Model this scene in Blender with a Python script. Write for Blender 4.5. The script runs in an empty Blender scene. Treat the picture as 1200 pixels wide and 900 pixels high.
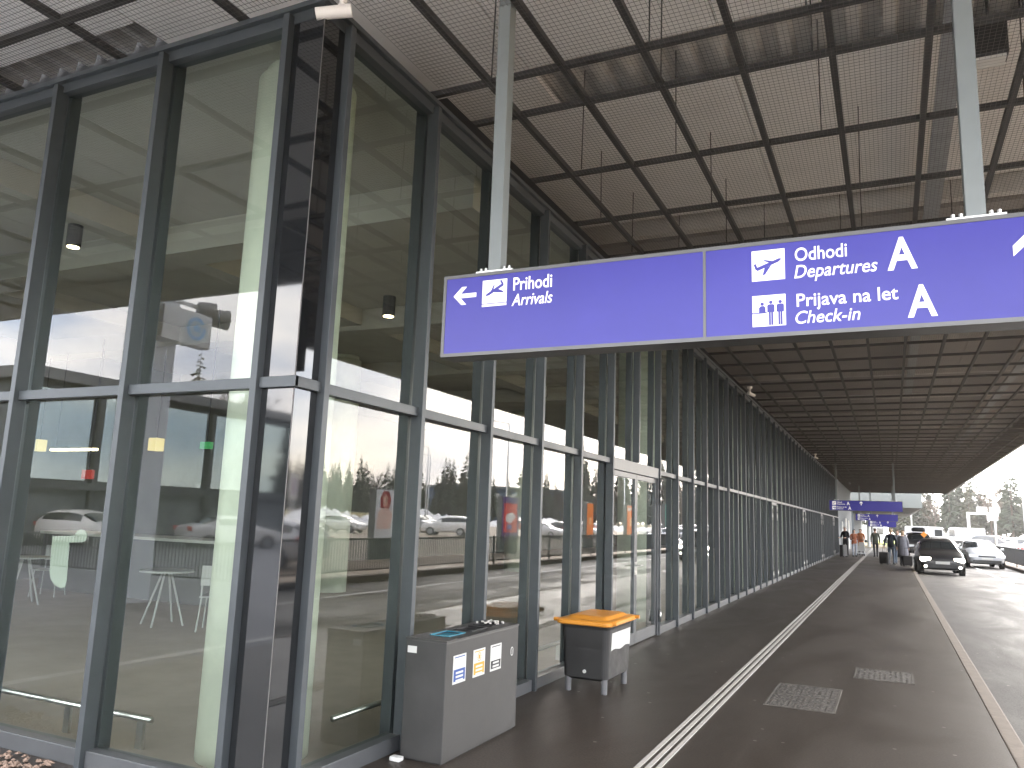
import bpy, bmesh, math, random
from mathutils import Vector, Matrix
random.seed(7)
R = math.radians
S = bpy.context.scene
C = S.collection

# ------------------------------------------------------------------ helpers
def tag(o, label=None, cat=None, group=None, kind=None):
    if label: o['label'] = label
    if cat: o['category'] = cat
    if group: o['group'] = group
    if kind: o['kind'] = kind
    return o

def thing(name, label, cat, loc=(0, 0, 0), rz=0.0, group=None):
    o = bpy.data.objects.new(name, None)
    o.empty_display_size = 0.2
    o.location = loc; o.rotation_euler = (0, 0, rz)
    C.objects.link(o)
    return tag(o, label, cat, group)

class MB:
    """collects boxes, tubes and polygons, builds ONE mesh object"""
    def __init__(self): self.v = []; self.f = []; self.m = []
    def add(self, vs, fs, mi=0):
        b = len(self.v); self.v += [tuple(p) for p in vs]
        for f in fs: self.f.append(tuple(b + i for i in f)); self.m.append(mi)
        return self
    def box(self, x0, x1, y0, y1, z0, z1, mi=0):
        vs = [(x, y, z) for z in (z0, z1) for y in (y0, y1) for x in (x0, x1)]
        return self.add(vs, [(0, 2, 3, 1), (4, 5, 7, 6), (0, 1, 5, 4), (2, 6, 7, 3), (0, 4, 6, 2), (1, 3, 7, 5)], mi)
    def hexa(self, bot, top, mi=0):
        """bot, top: four points each, counter-clockwise from above"""
        return self.add(list(bot) + list(top), [(3, 2, 1, 0), (4, 5, 6, 7), (0, 1, 5, 4), (1, 2, 6, 5), (2, 3, 7, 6), (3, 0, 4, 7)], mi)
    def tube(self, p0, p1, r0, r1=None, n=8, mi=0):
        r1 = r0 if r1 is None else r1
        a, b = Vector(p0), Vector(p1); d = (b - a).normalized()
        u = d.cross(Vector((0, 0, 1)) if abs(d.z) < .9 else Vector((1, 0, 0))).normalized(); w = d.cross(u)
        vs = []
        for p, r in ((a, r0), (b, r1)):
            for i in range(n):
                t = 2 * math.pi * i / n
                vs.append(p + u * (r * math.cos(t)) + w * (r * math.sin(t)))
        fs = [(i, (i + 1) % n, n + (i + 1) % n, n + i) for i in range(n)] + [tuple(range(n))[::-1], tuple(range(n, 2 * n))]
        return self.add(vs, fs, mi)
    def poly(self, pts, d, mi=0):
        """closed polygon extruded by vector d"""
        n = len(pts); d = Vector(d); a = [Vector(p) for p in pts]
        return self.add(a + [p + d for p in a], [tuple(range(n))[::-1], tuple(range(n, 2 * n))] + [(i, (i + 1) % n, n + (i + 1) % n, n + i) for i in range(n)], mi)
    def build(self, name, mats, parent=None, smooth=False, bevel=0.0, fix=False):
        me = bpy.data.meshes.new(name); me.from_pydata(self.v, [], self.f)
        mats = mats if isinstance(mats, (list, tuple)) else [mats]
        for m in mats: me.materials.append(m)
        me.polygons.foreach_set('material_index', self.m)
        if smooth: me.polygons.foreach_set('use_smooth', [True] * len(me.polygons))
        if fix or bevel:
            bm = bmesh.new(); bm.from_mesh(me)
            bmesh.ops.recalc_face_normals(bm, faces=bm.faces)
            if bevel:
                es = [e for e in bm.edges if len(e.link_faces) == 2 and e.calc_face_angle(0) > .6]
                bmesh.ops.bevel(bm, geom=es, offset=bevel, segments=2, affect='EDGES', profile=.6)
            bm.to_mesh(me); bm.free()
        me.update()
        o = bpy.data.objects.new(name, me); C.objects.link(o)
        if parent is not None: o.parent = parent
        return o

def copy_tree(o, parent=None):
    c = o.copy(); C.objects.link(c)
    if parent is not None: c.parent = parent
    for ch in o.children: copy_tree(ch, c)
    return c

# ------------------------------------------------------------------ materials
MATS = {}
def mat(name, col, rough=.5, metal=0.0, emit=None, es=0.0, spec=.5, var=0.0, scale=6.0, bump=0.0, bscale=40.0, rvar=0.0, coat=0.0, detail=6.0):
    m = bpy.data.materials.new(name); m.use_nodes = True
    nt = m.node_tree; b = nt.nodes['Principled BSDF']
    b.inputs['Base Color'].default_value = (*col, 1); b.inputs['Roughness'].default_value = rough
    b.inputs['Metallic'].default_value = metal; b.inputs['Specular IOR Level'].default_value = spec
    b.inputs['Coat Weight'].default_value = coat
    if emit: b.inputs['Emission Color'].default_value = (*emit, 1); b.inputs['Emission Strength'].default_value = es
    tc = nt.nodes.new('ShaderNodeTexCoord')
    if var or rvar:
        n = nt.nodes.new('ShaderNodeTexNoise'); n.inputs['Scale'].default_value = scale; n.inputs['Detail'].default_value = detail
        n.inputs['Roughness'].default_value = .65
        nt.links.new(tc.outputs['Object'], n.inputs['Vector'])
        if var:
            r = nt.nodes.new('ShaderNodeValToRGB')
            r.color_ramp.elements[0].position = .3; r.color_ramp.elements[1].position = .7
            r.color_ramp.elements[0].color = (*[c * (1 - var) for c in col], 1); r.color_ramp.elements[1].color = (*[min(1, c * (1 + var)) for c in col], 1)
            nt.links.new(n.outputs['Fac'], r.inputs['Fac']); nt.links.new(r.outputs['Color'], b.inputs['Base Color'])
        if rvar:
            mr = nt.nodes.new('ShaderNodeMapRange'); mr.inputs['From Min'].default_value = .3; mr.inputs['From Max'].default_value = .7
            mr.inputs['To Min'].default_value = max(.02, rough - rvar); mr.inputs['To Max'].default_value = min(1, rough + rvar)
            nt.links.new(n.outputs['Fac'], mr.inputs['Value']); nt.links.new(mr.outputs['Result'], b.inputs['Roughness'])
    if bump:
        n2 = nt.nodes.new('ShaderNodeTexNoise'); n2.inputs['Scale'].default_value = bscale; n2.inputs['Detail'].default_value = 4
        bp = nt.nodes.new('ShaderNodeBump'); bp.inputs['Strength'].default_value = bump; bp.inputs['Distance'].default_value = .01
        nt.links.new(tc.outputs['Object'], n2.inputs['Vector']); nt.links.new(n2.outputs['Fac'], bp.inputs['Height']); nt.links.new(bp.outputs['Normal'], b.inputs['Normal'])
    MATS[name] = m
    return m

def glass_mat(name, tint, ior):
    m = bpy.data.materials.new(name); m.use_nodes = True
    nt = m.node_tree; nt.nodes.remove(nt.nodes['Principled BSDF']); out = nt.nodes['Material Output']
    tr = nt.nodes.new('ShaderNodeBsdfTransparent'); tr.inputs['Color'].default_value = (*tint, 1)
    gl = nt.nodes.new('ShaderNodeBsdfGlossy'); gl.inputs['Roughness'].default_value = 0.0; gl.inputs['Color'].default_value = (.95, .95, .96, 1)
    fr = nt.nodes.new('ShaderNodeFresnel'); fr.inputs['IOR'].default_value = ior
    ge = nt.nodes.new('ShaderNodeNewGeometry')
    inv = nt.nodes.new('ShaderNodeMath'); inv.operation = 'SUBTRACT'; inv.inputs[0].default_value = 1
    mul = nt.nodes.new('ShaderNodeMath'); mul.operation = 'MULTIPLY'
    # faint waviness of the panes, as real float glass has
    tc = nt.nodes.new('ShaderNodeTexCoord'); no = nt.nodes.new('ShaderNodeTexNoise'); no.inputs['Scale'].default_value = .9; no.inputs['Detail'].default_value = 1
    bp = nt.nodes.new('ShaderNodeBump'); bp.inputs['Strength'].default_value = .03; bp.inputs['Distance'].default_value = .01
    nt.links.new(tc.outputs['Object'], no.inputs['Vector']); nt.links.new(no.outputs['Fac'], bp.inputs['Height']); nt.links.new(bp.outputs['Normal'], gl.inputs['Normal'])
    mx = nt.nodes.new('ShaderNodeMixShader')
    nt.links.new(ge.outputs['Backfacing'], inv.inputs[1]); nt.links.new(fr.outputs['Fac'], mul.inputs[0]); nt.links.new(inv.outputs[0], mul.inputs[1])
    nt.links.new(mul.outputs[0], mx.inputs['Fac']); nt.links.new(tr.outputs[0], mx.inputs[1]); nt.links.new(gl.outputs[0], mx.inputs[2])
    nt.links.new(mx.outputs[0], out.inputs['Surface'])
    return m

M_fin = mat('anthracite aluminium', (.060, .068, .074), .42, .25, var=.12, scale=3, rvar=.06)
M_frame = mat('door frame aluminium', (.095, .10, .105), .38, .3, var=.08, scale=4)
M_glass = glass_mat('facade glass', (.885, .912, .89), 1.60)
M_black = mat('black glass panel', (.011, .012, .013), .04, 0, spec=.8)
M_seam = mat('silicone joint', (.13, .125, .12), .5)
M_steel = mat('brushed steel', (.62, .62, .60), .28, 1.0)
M_conc = mat('painted concrete', (.60, .64, .53), .75, var=.10, scale=2.5, bump=.15, bscale=18)
M_intfloor = mat('hall floor', (.33, .28, .235), .65, var=.12, scale=2)
M_intceil = mat('hall ceiling', (.43, .42, .385), .9, var=.08, scale=.7)
M_intwall = mat('hall wall', (.13, .135, .12), .8, var=.15, scale=1.2)
M_intwhite = mat('white counter', (.62, .62, .58), .5)
M_upstand = mat('dark upstand', (.045, .045, .047), .7)
M_beam = mat('ceiling channel', (.038, .037, .037), .55, .2, var=.2, scale=5)
M_mesh = mat('ceiling mesh', (.12, .115, .11), .6, .2)
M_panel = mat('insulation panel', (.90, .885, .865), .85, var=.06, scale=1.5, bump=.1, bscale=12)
M_panel_dark = mat('darker insulation panel', (.40, .385, .375), .85, var=.08, scale=1.2)  # darker grey for the panel rows past the third
M_deck = mat('trapezoid deck', (.72, .70, .67), .6, .1, var=.12, scale=3)
M_galv = mat('galvanised tray', (.42, .43, .44), .45, .6, var=.15, scale=9)
M_fascia = mat('canopy fascia', (.16, .165, .17), .5, .2)
M_annex = mat('annex cladding', (.10, .115, .125), .6, var=.08, scale=1)
M_pave = None
M_strip = mat('tactile strip', (.42, .40, .37), .6, var=.16, scale=14, bump=.1)
M_kerb = mat('kerb stone', (.125, .10, .078), .75, var=.2, scale=7, bump=.3)
M_paint = mat('road paint', (.62, .62, .60), .6, var=.2, scale=5)
M_bluesign = mat('blue sign face', (.042, .038, .27), .30, emit=(.06, .055, .42), es=.012, spec=.3, var=.10, scale=.8)
M_white = mat('white letter', (.82, .80, .74), .4, emit=(.82, .80, .74), es=.05)
M_signframe = mat('sign frame', (.11, .11, .11), .4, .4, var=.06)
M_pole = mat('sign pole', (.19, .21, .21), .45, .15, var=.06, scale=3)
M_dark = mat('dark plastic', (.012, .012, .0125), .5)
M_binbody = mat('powder coated steel', (.040, .039, .038), .5, .1, var=.20, scale=3.5, rvar=.08, bump=.05, bscale=60)
M_wheelbody = mat('black bin plastic', (.018, .0175, .0175), .55, var=.25, scale=7, rvar=.12)
M_orange = mat('orange lid', (.62, .25, .03), .42, var=.08, scale=6)
M_sticker = mat('white sticker', (.52, .52, .50), .5)
M_blue = mat('sticker blue', (.015, .06, .24), .5)
M_yellow = mat('sticker yellow', (.55, .27, .02), .5)
M_ink = mat('sticker black', (.03, .03, .035), .5)
M_teal = mat('blue bag liner', (.02, .17, .24), .4)
M_cam = mat('camera white', (.80, .77, .74), .35)
M_lens = mat('camera lens', (.01, .01, .012), .1)
M_tyre = mat('tyre', (.02, .02, .02), .8)
M_rim = mat('rim', (.35, .36, .37), .3, .8)
M_carglass = mat('car glass', (.015, .018, .02), .05, spec=.8)
M_headlamp = mat('lit headlamp', (.9, .88, .8), .2, emit=(1, .93, .78), es=5)
M_lamp_off = mat('headlamp off', (.6, .62, .63), .15)
M_plate = mat('number plate', (.4, .4, .38), .5)
M_skin = mat('skin', (.50, .32, .24), .6)
M_bark = mat('bark', (.085, .065, .05), .9, var=.3, scale=8)
M_lamp_w = mat('lamp glow', (1, .85, .6), .3, emit=(1, .78, .45), es=3)
M_pales = mat('pale painted steel', (.62, .64, .65), .5, var=.05)
M_rail = mat('railing steel', (.05, .052, .055), .5, .4)
M_snow = mat('old snow', (.80, .80, .80), .8, var=.10, scale=3, bump=.4, bscale=9)
M_ground = mat('winter grass ground', (.16, .13, .065), .95, var=.35, scale=.35, bump=.4, bscale=6)
M_lot = mat('parking asphalt', (.26, .20, .14), .7, var=.18, scale=.35, rvar=.2)
M_gravel = mat('gravel stones', (.24, .17, .13), .9, var=.4, scale=30)

def asphalt(name, c0, c1, r0, r1, streak=False):
    m = bpy.data.materials.new(name); m.use_nodes = True; nt = m.node_tree; b = nt.nodes['Principled BSDF']
    tc = nt.nodes.new('ShaderNodeTexCoord'); mp = nt.nodes.new('ShaderNodeMapping'); nt.links.new(tc.outputs['Object'], mp.inputs['Vector'])
    if streak: mp.inputs['Scale'].default_value = (1.0, .35, 1)
    big = nt.nodes.new('ShaderNodeTexNoise'); big.inputs['Scale'].default_value = .9; big.inputs['Detail'].default_value = 7; big.inputs['Roughness'].default_value = .6; big.inputs['Distortion'].default_value = .6
    nt.links.new(mp.outputs[0], big.inputs['Vector'])
    ra = nt.nodes.new('ShaderNodeValToRGB'); ra.color_ramp.elements[0].position = .32; ra.color_ramp.elements[1].position = .72
    ra.color_ramp.elements[0].color = (*c0, 1); ra.color_ramp.elements[1].color = (*c1, 1); nt.links.new(big.outputs['Fac'], ra.inputs['Fac'])
    sp = nt.nodes.new('ShaderNodeTexNoise'); sp.inputs['Scale'].default_value = 62; sp.inputs['Detail'].default_value = 3; nt.links.new(tc.outputs['Object'], sp.inputs['Vector'])
    mr = nt.nodes.new('ShaderNodeMapRange'); mr.inputs['From Min'].default_value = .3; mr.inputs['From Max'].default_value = .75; mr.inputs['To Min'].default_value = .55; mr.inputs['To Max'].default_value = 1.6
    nt.links.new(sp.outputs['Fac'], mr.inputs['Value'])
    mu = nt.nodes.new('ShaderNodeMix'); mu.data_type = 'RGBA'; mu.blend_type = 'MULTIPLY'; mu.inputs[0].default_value = 1
    nt.links.new(ra.outputs['Color'], mu.inputs[6]); nt.links.new(mr.outputs['Result'], mu.inputs[7])
    # scattered pale spots of trodden gum and grit
    vo = nt.nodes.new('ShaderNodeTexVoronoi'); vo.voronoi_dimensions = '2D'; vo.inputs['Scale'].default_value = 1.15; nt.links.new(tc.outputs['Object'], vo.inputs['Vector'])
    lt = nt.nodes.new('ShaderNodeMath'); lt.operation = 'LESS_THAN'; lt.inputs[1].default_value = .017; nt.links.new(vo.outputs['Distance'], lt.inputs[0])
    mg = nt.nodes.new('ShaderNodeMix'); mg.data_type = 'RGBA'; mg.inputs[7].default_value = (.20, .185, .17, 1)
    nt.links.new(lt.outputs[0], mg.inputs[0]); nt.links.new(mu.outputs[2], mg.inputs[6]); nt.links.new(mg.outputs[2], b.inputs['Base Color'])
    rr = nt.nodes.new('ShaderNodeMapRange'); rr.inputs['From Min'].default_value = .35; rr.inputs['From Max'].default_value = .65; rr.inputs['To Min'].default_value = r0; rr.inputs['To Max'].default_value = r1
    nt.links.new(big.outputs['Fac'], rr.inputs['Value']); nt.links.new(rr.outputs['Result'], b.inputs['Roughness'])
    bp = nt.nodes.new('ShaderNodeBump'); bp.inputs['Strength'].default_value = .35; bp.inputs['Distance'].default_value = .004
    nt.links.new(sp.outputs['Fac'], bp.inputs['Height']); nt.links.new(bp.outputs['Normal'], b.inputs['Normal'])
    return m
M_pave = asphalt('pavement asphalt', (.034, .0265, .0205), (.044, .035, .0275), .40, .52, True)
M_road = asphalt('road asphalt', (.048, .045, .043), (.072, .068, .065), .50, .85, True)
M_road.node_tree.nodes['Principled BSDF'].inputs['Specular IOR Level'].default_value = .22

def cover_mat():
    m = bpy.data.materials.new('worn paved cover'); m.use_nodes = True; nt = m.node_tree; b = nt.nodes['Principled BSDF']
    tc = nt.nodes.new('ShaderNodeTexCoord'); n = nt.nodes.new('ShaderNodeTexNoise'); n.inputs['Scale'].default_value = 42; n.inputs['Detail'].default_value = 5
    nt.links.new(tc.outputs['Object'], n.inputs['Vector']); r = nt.nodes.new('ShaderNodeValToRGB')
    r.color_ramp.elements[0].position = .46; r.color_ramp.elements[0].color = (.016, .013, .011, 1); r.color_ramp.elements[1].position = .60; r.color_ramp.elements[1].color = (.13, .117, .10, 1)
    nt.links.new(n.outputs['Fac'], r.inputs['Fac']); nt.links.new(r.outputs['Color'], b.inputs['Base Color']); b.inputs['Roughness'].default_value = .75
    return m
M_cover = cover_mat()

# ------------------------------------------------------------------ camera
F, PIT, ROL, YAW, CH = 923.4, .16728, .03629, -.44781, 1.65
fwd = Vector((math.sin(YAW) * math.cos(PIT), math.cos(YAW) * math.cos(PIT), math.sin(PIT)))
r0 = Vector((math.cos(YAW), -math.sin(YAW), 0)); u0 = r0.cross(fwd)
rgt = r0 * math.cos(ROL) + u0 * math.sin(ROL); upv = -r0 * math.sin(ROL) + u0 * math.cos(ROL)
cam = bpy.data.objects.new('camera', bpy.data.cameras.new('camera')); C.objects.link(cam)
mx = Matrix((rgt, upv, -fwd)).transposed().to_4x4(); mx.translation = (0, 0, CH)
cam.matrix_world = mx
cam.data.sensor_width = 36; cam.data.lens = F / 1200 * 36; cam.data.clip_end = 3000; cam.data.clip_start = .05
S.camera = cam

# ------------------------------------------------------------------ setting: ground, pavement, road
GX, GY, FX, FY = -3.27, 3.72, -3.16, 3.61       # glass planes and the outer faces of the fins
def struct(name, mb, m, kind='structure', **k):
    o = mb.build(name, m, **k); o['kind'] = kind; return o
def sheet(x0, x1, y0, y1, z, nx=1, ny=1):
    b = MB()
    return b.add([(x0, y0, z), (x1, y0, z), (x1, y1, z), (x0, y1, z)], [(0, 1, 2, 3)])
struct('ground', sheet(-420, 420, -420, 620, -.22), M_ground)
struct('pavement', MB().box(-7.0, .76, -1.9, 84, -.2, 0), M_pave)
struct('bounce_ground', MB().box(-7.0, .76, -60, -1.904, -.2, -.003), mat('pale bounce surface', (.70, .68, .65), .8, var=.12, scale=2, bump=.15, bscale=30))  # pale unseen ground behind the camera, added to bounce light onto the ceiling
struct('kerb', MB().box(.764, .895, -60, 140, -.2, .004), M_kerb, bevel=.012)
struct('road', MB().box(.898, 5.55, -60, 200, -.3, -.10), M_road)
struct('side_road', MB().box(-34, -7.15, -60, 3.0, -.3, -.10), asphalt('pale asphalt', (.15, .155, .17), (.20, .205, .22), .45, .7))
b = MB()
for y in range(-50, 190, 1):
    pass
b.box(3.86, 3.98, -50, 120, -.099, -.096)
struct('lane_line', b, M_paint)
struct('side_lane_line', MB().box(-7.80, -7.66, -40, 2.6, -.099, -.096), M_paint)
struct('far_kerb', MB().box(5.553, 5.85, -60, 150, -.3, .05), M_kerb, bevel=.015)
struct('parking_lot', sheet(6.2, 92, -60, 170, -.16), M_lot)
b = MB()
for x in (-1.622, -1.557, -1.492): b.box(x - .016, x + .016, -8, 82, .0005, .007)
struct('tactile_strip', b, M_strip)
struct('grass_verge', sheet(-3, 6, 118, 190, -.12), mat('spring grass', (.20, .24, .035), .95, var=.3, scale=2))
# gravel bed along the glazed end wall
b = MB()
for i in range(900):
    x = random.uniform(-7.4, -4.78); y = random.uniform(3.12, 3.60); s = random.uniform(.012, .026); z = .004 + s * .45
    vs = [Vector((random.gauss(0, 1), random.gauss(0, 1), random.gauss(0, 1))).normalized() * s * random.uniform(.8, 1.2) for _ in range(1)]
    a = random.uniform(0, 6.28); ca, sa = math.cos(a), math.sin(a); e = random.uniform(.6, 1.0)
    pts = [(x + s * ca, y + s * sa, z), (x - s * e * sa, y + s * e * ca, z), (x - s * ca, y - s * sa, z), (x + s * e * sa, y - s * e * ca, z), (x, y, z + s * .6), (x, y, z - s * .45)]
    b.add(pts, [(0, 1, 4), (1, 2, 4), (2, 3, 4), (3, 0, 4), (1, 0, 5), (2, 1, 5), (3, 2, 5), (0, 3, 5)])
g = b.build('gravel', M_gravel); tag(g, kind='stuff')

# ------------------------------------------------------------------ terminal building
BLD = thing('terminal_building', 'long dark glazed terminal hall with vertical anthracite fins along the pavement', 'building', (0, 0, 0))
ZT, ZH = 2.41, 4.90
PX = -4.36
SP = 1.153
fe = [3.93 + SP * k for k in range(48)]                 # far edges (Y) of the fins on the long facade
le = [-3.52 - 1.168 * k for k in range(9)]              # left edges (X) of the fins on the end wall
DOORS = {5: 7}                                          # double door between fins 5 and 7
SINGLE = [18, 26, 34, 42]
def fin_long(y1, z0=0.0, z1=ZH):
    b = MB(); b.box(GX + .012, FX, y1 - .05, y1, z0, z1); b.box(GX - .10, GX - .012, y1 - .055, y1 + .005, z0 + .001, z1 - .001)
    return b.build('fin', M_fin, BLD, bevel=.003)
def fin_end(x0):
    b = MB(); b.box(x0, x0 + .05, FY, GY - .012, 0, ZH); b.box(x0 - .005, x0 + .055, GY + .012, GY + .10, .001, ZH - .001)
    return b.build('fin', M_fin, BLD, bevel=.003)
for k, y in enumerate(fe): fin_long(y, ZT + .06 if k == 6 else 0.0)
for x in le: fin_end(x)
def pane_long(y0, y1, z0, z1): return MB().box(GX - .006, GX + .006, y0, y1, z0, z1).build('glass_pane', M_glass, BLD)
def pane_end(x0, x1, z0, z1): return MB().box(x0, x1, GY - .006, GY + .006, z0, z1).build('glass_pane', M_glass, BLD)
for k in range(47):
    y0, y1 = fe[k] + .002, fe[k + 1] - .052
    zb = .11
    if k in (5, 6): zb = None
    if k < 12:
        pane_long(y0, y1, ZT + .036, ZH - .06)
        if zb: pane_long(y0, y1, zb, ZT - .036)
        b = MB(); b.box(GX + .007, GX + .075, y0, y1, ZT - .034, ZT + .034)
        if k not in (5, 6): b.build('transom', M_fin, BLD, bevel=.003)
    else:
        pane_long(y0, y1, .11, ZH - .06)
        MB().box(GX + .008, FX + .012, y0, y1, ZT - .03, ZT + .03).build('transom', M_frame, BLD)
for k in range(8):
    x1, x0 = le[k] - .002, le[k + 1] + .052
    pane_end(x0, x1, ZT + .036, ZH - .06); pane_end(x0, x1, .11, ZT - .036)
    MB().box(x0, x1, GY - .075, GY - .007, ZT - .034, ZT + .034).build('transom', M_fin, BLD, bevel=.003)
# sills and heads
for ks in (range(5), range(7, 47)):
    b = MB()
    for k in ks: b.box(GX - .05, GX + .075, fe[k] + .002, fe[k + 1] - .052, 0, .105)
    b.build('sill', M_frame, BLD, bevel=.004)
b = MB()
for k in range(8): b.box(le[k + 1] + .052, le[k] - .002, GY - .075, GY + .05, 0, .105)
b.build('sill', M_frame, BLD, bevel=.004)
b = MB(); b.box(GX - .05, GX + .06, GY - .06, 58, ZH - .055, ZH + .06); b.box(GX + .062, GX + .10, GY - .10, 58, ZH + .02, ZH + .058); b.build('head_rail', M_fin, BLD, bevel=.003)
b = MB(); b.box(-13, GX - .052, GY - .06, GY + .05, ZH - .055, ZH + .06); b.box(-13, GX + .06, GY - .10, GY - .062, ZH + .02, ZH + .058); b.build('head_rail', M_fin, BLD, bevel=.003)
# blind corner: two narrow black glass panels, a seam and two short transoms
CO = .055                                              # the corner panels stand proud of the panes
b = MB(); b.box(GX + CO - .016, GX + CO, GY - CO + .006, fe[0] - .052, .02, ZH - .056); b.build('corner_panel', M_black, BLD)
b = MB(); b.box(le[0] + .052, GX + CO - .006, GY - CO, GY - CO + .016, .02, ZH - .056); b.build('corner_panel', M_black, BLD)
MB().box(GX + CO - .005, GX + CO - .001, GY - CO + .001, GY - CO + .005, .02, ZH - .056).build('corner_joint', M_seam, BLD)
b = MB(); b.box(le[0] + .052, GX + CO + .03, GY - CO - .03, GY - CO - .001, ZT - .034, ZT + .034); b.box(GX + CO + .001, GX + CO + .03, GY - CO - .0295, fe[0] - .052, ZT - .033, ZT + .033); b.build('corner_transom', M_fin, BLD, bevel=.003)
# double door
D0, D1 = fe[5] + .004, fe[7] - .054
b = MB(); b.box(GX - .02, GX + .09, D0, D1, ZT - .10, ZT + .055)
b.box(GX - .02, GX + .09, D0, D0 + .05, 0, ZT - .102); b.box(GX - .02, GX + .09, D1 - .05, D1, 0, ZT - .102)
b.build('door_frame', M_frame, BLD, bevel=.004)
mid = (D0 + D1) / 2
for y0, y1, hs in ((D0 + .054, mid - .003, 1), (mid + .003, D1 - .054, -1)):
    b = MB(); z1 = ZT - .106
    b.box(GX + .01, GX + .065, y0, y0 + .06, .012, z1); b.box(GX + .01, GX + .065, y1 - .06, y1, .012, z1)
    b.box(GX + .01, GX + .065, y0 + .06, y1 - .06, .012, .16); b.box(GX + .01, GX + .065, y0 + .06, y1 - .06, z1 - .07, z1)
    d = b.build('door', M_frame, BLD, bevel=.003)
    MB().box(GX + .031, GX + .043, y0 + .058, y1 - .058, .155, z1 - .066).build('door_glass', M_glass, d)
    hy = y1 - .03 if hs == 1 else y0 + .03
    h = MB().tube((GX + .066, hy, 1.05), (GX + .12, hy, 1.05), .010).tube((GX + .12, hy, 1.05), (GX + .12, hy - hs * .13, 1.05), .010); h.box(GX + .065, GX + .072, hy - .018, hy + .018, .93, 1.10)
    h.build('handle', M_steel, d)
def hinge(y, z, h=.17):
    return MB().tube((FX + .012, y, z - h / 2), (FX + .012, y, z + h / 2), .014, n=10).build('hinge', M_steel, BLD, smooth=True)
for z in (.28, 2.0, 2.23): hinge(D1 - .015, z)
for k in SINGLE:
    y1 = fe[k + 1] - .05
    b = MB(); b.box(GX + .02, FX + .004, fe[k] + .003, fe[k] + .06, 0, ZT - .04); b.box(GX + .02, FX + .004, y1 - .06, y1 - .003, 0, ZT - .04); b.box(GX + .02, FX + .004, fe[k] + .061, y1 - .061, ZT - .12, ZT - .04)
    b.build('door_frame', M_frame, BLD)
    for z in (.25, 1.95, 2.2): hinge(y1 - .02, z, .22); hinge(fe[k] + .02, z, .22)
# hall behind the glass
MB().box(-16.5, GX - .12, GY + .12, 58, -.1, 0.002).build('hall_floor', M_intfloor, BLD)
MB().box(-16.5, GX - .11, GY + .11, 58, ZH + .07, ZH + .15).build('hall_ceiling', M_intceil, BLD)
b = MB()
for y in (6.4, 10.4, 14.4, 18.4): b.box(-16.4, GX - .3, y, y + .45, ZH - .28, ZH + .069)
for x in (-8.2, -12.4): b.box(x, x + .4, GY + .3, 30, ZH - .2, ZH + .068)
b.build('ceiling_beam', M_intceil, BLD)
b = MB(); b.box(-16.9, -16.5, GY - .05, 58, 0, 6.4); b.box(-16.5, GX - .10, 58, 58.3, 0, 6.4); b.box(-13.2, -13.0, GY - .06, GY + .06, 0, ZH + .06); b.box(-16.9, -13.21, GY - .06, GY + .1, 0, 6.4)
b.build('wall', M_intwall, BLD)
b = MB()
for i in range(6): b.box(-16.49, -16.455, 4.4 + 4.2 * i, 4.7 + 4.2 * i, .05, 4.7)
b.build('wall_panel', M_intwhite, BLD)
b = MB(); b.box(PX - .4, PX - .06, GY + 1.25, 80, ZH + .151, 6.6); b.box(-16.9, PX - .401, GY + 1.25, GY + 1.5, ZH + .151, 6.6); b.build('upstand', M_upstand, BLD)
MB().box(-16.9, PX - .07, GY + 1.31, 80, 6.601, 6.9).build('roof', M_fascia, BLD)
b = MB(); b.box(-4.2, GX + .05, 58.31, 80, 0, ZH + .14)
b.build('end_wall', M_annex, BLD)
b = MB(); b.box(GX + .052, GX + .09, 63, 64.2, .02, 2.2); b.box(GX + .052, GX + .08, 68.5, 69.6, 1.2, 2.5); b.box(GX + .052, GX + .08, 73, 74.4, .02, 2.4)
b.build('wall_plate', M_intwhite, BLD)
# columns just behind the corner and deeper in the hall
def column(x, y, r):
    b = MB(); b.tube((x, y, .002), (x, y, ZH - .02), r, n=40); b.tube((x, y, ZH - .02), (x, y, ZH + .069), r * .86, n=40)
    return b.build('column', M_conc, BLD, smooth=False)
def smooth_sides(o):
    for p in o.data.polygons: p.use_smooth = len(p.vertices) == 4
smooth_sides(column(-3.98, 4.42, .37))
for x, y in ((-3.98, 13.6), (-3.98, 22.8), (-3.98, 32), (-10.6, 4.9), (-10.6, 13.6), (-10.6, 22.8)): smooth_sides(column(x, y, .37))

# pale decal stuck on the end-wall pane: a bar with a hook and a dot
def oned(px, py):                                       # photo pixel -> point just inside the end-wall glass
    v = fwd + rgt * ((px - 600) / F) - upv * ((py - 450) / F); t = (GY + .012) / v.y
    return Vector((0, 0, CH)) + v * t
b = MB()
pts = [(61.5, 628.5), (81.5, 628), (78, 680), (76, 688), (71, 689.5), (64, 686), (59, 678), (58, 668)]
b.poly([oned(*p) for p in pts], (0, .004, 0))
b.poly([oned(*p) for p in [(81.6, 627.9), (92, 627), (92, 635.5), (81.2, 636)]], (0, .0038, 0))
b.poly([oned(95 + 7 * math.cos(t), 628 + 7.5 * math.sin(t)) for t in [i * math.pi / 10 for i in range(20)]], (0, .0042, 0))
dec = b.build('glass_decal', mat('pale decal', (.26, .30, .245), .7), BLD)

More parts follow.
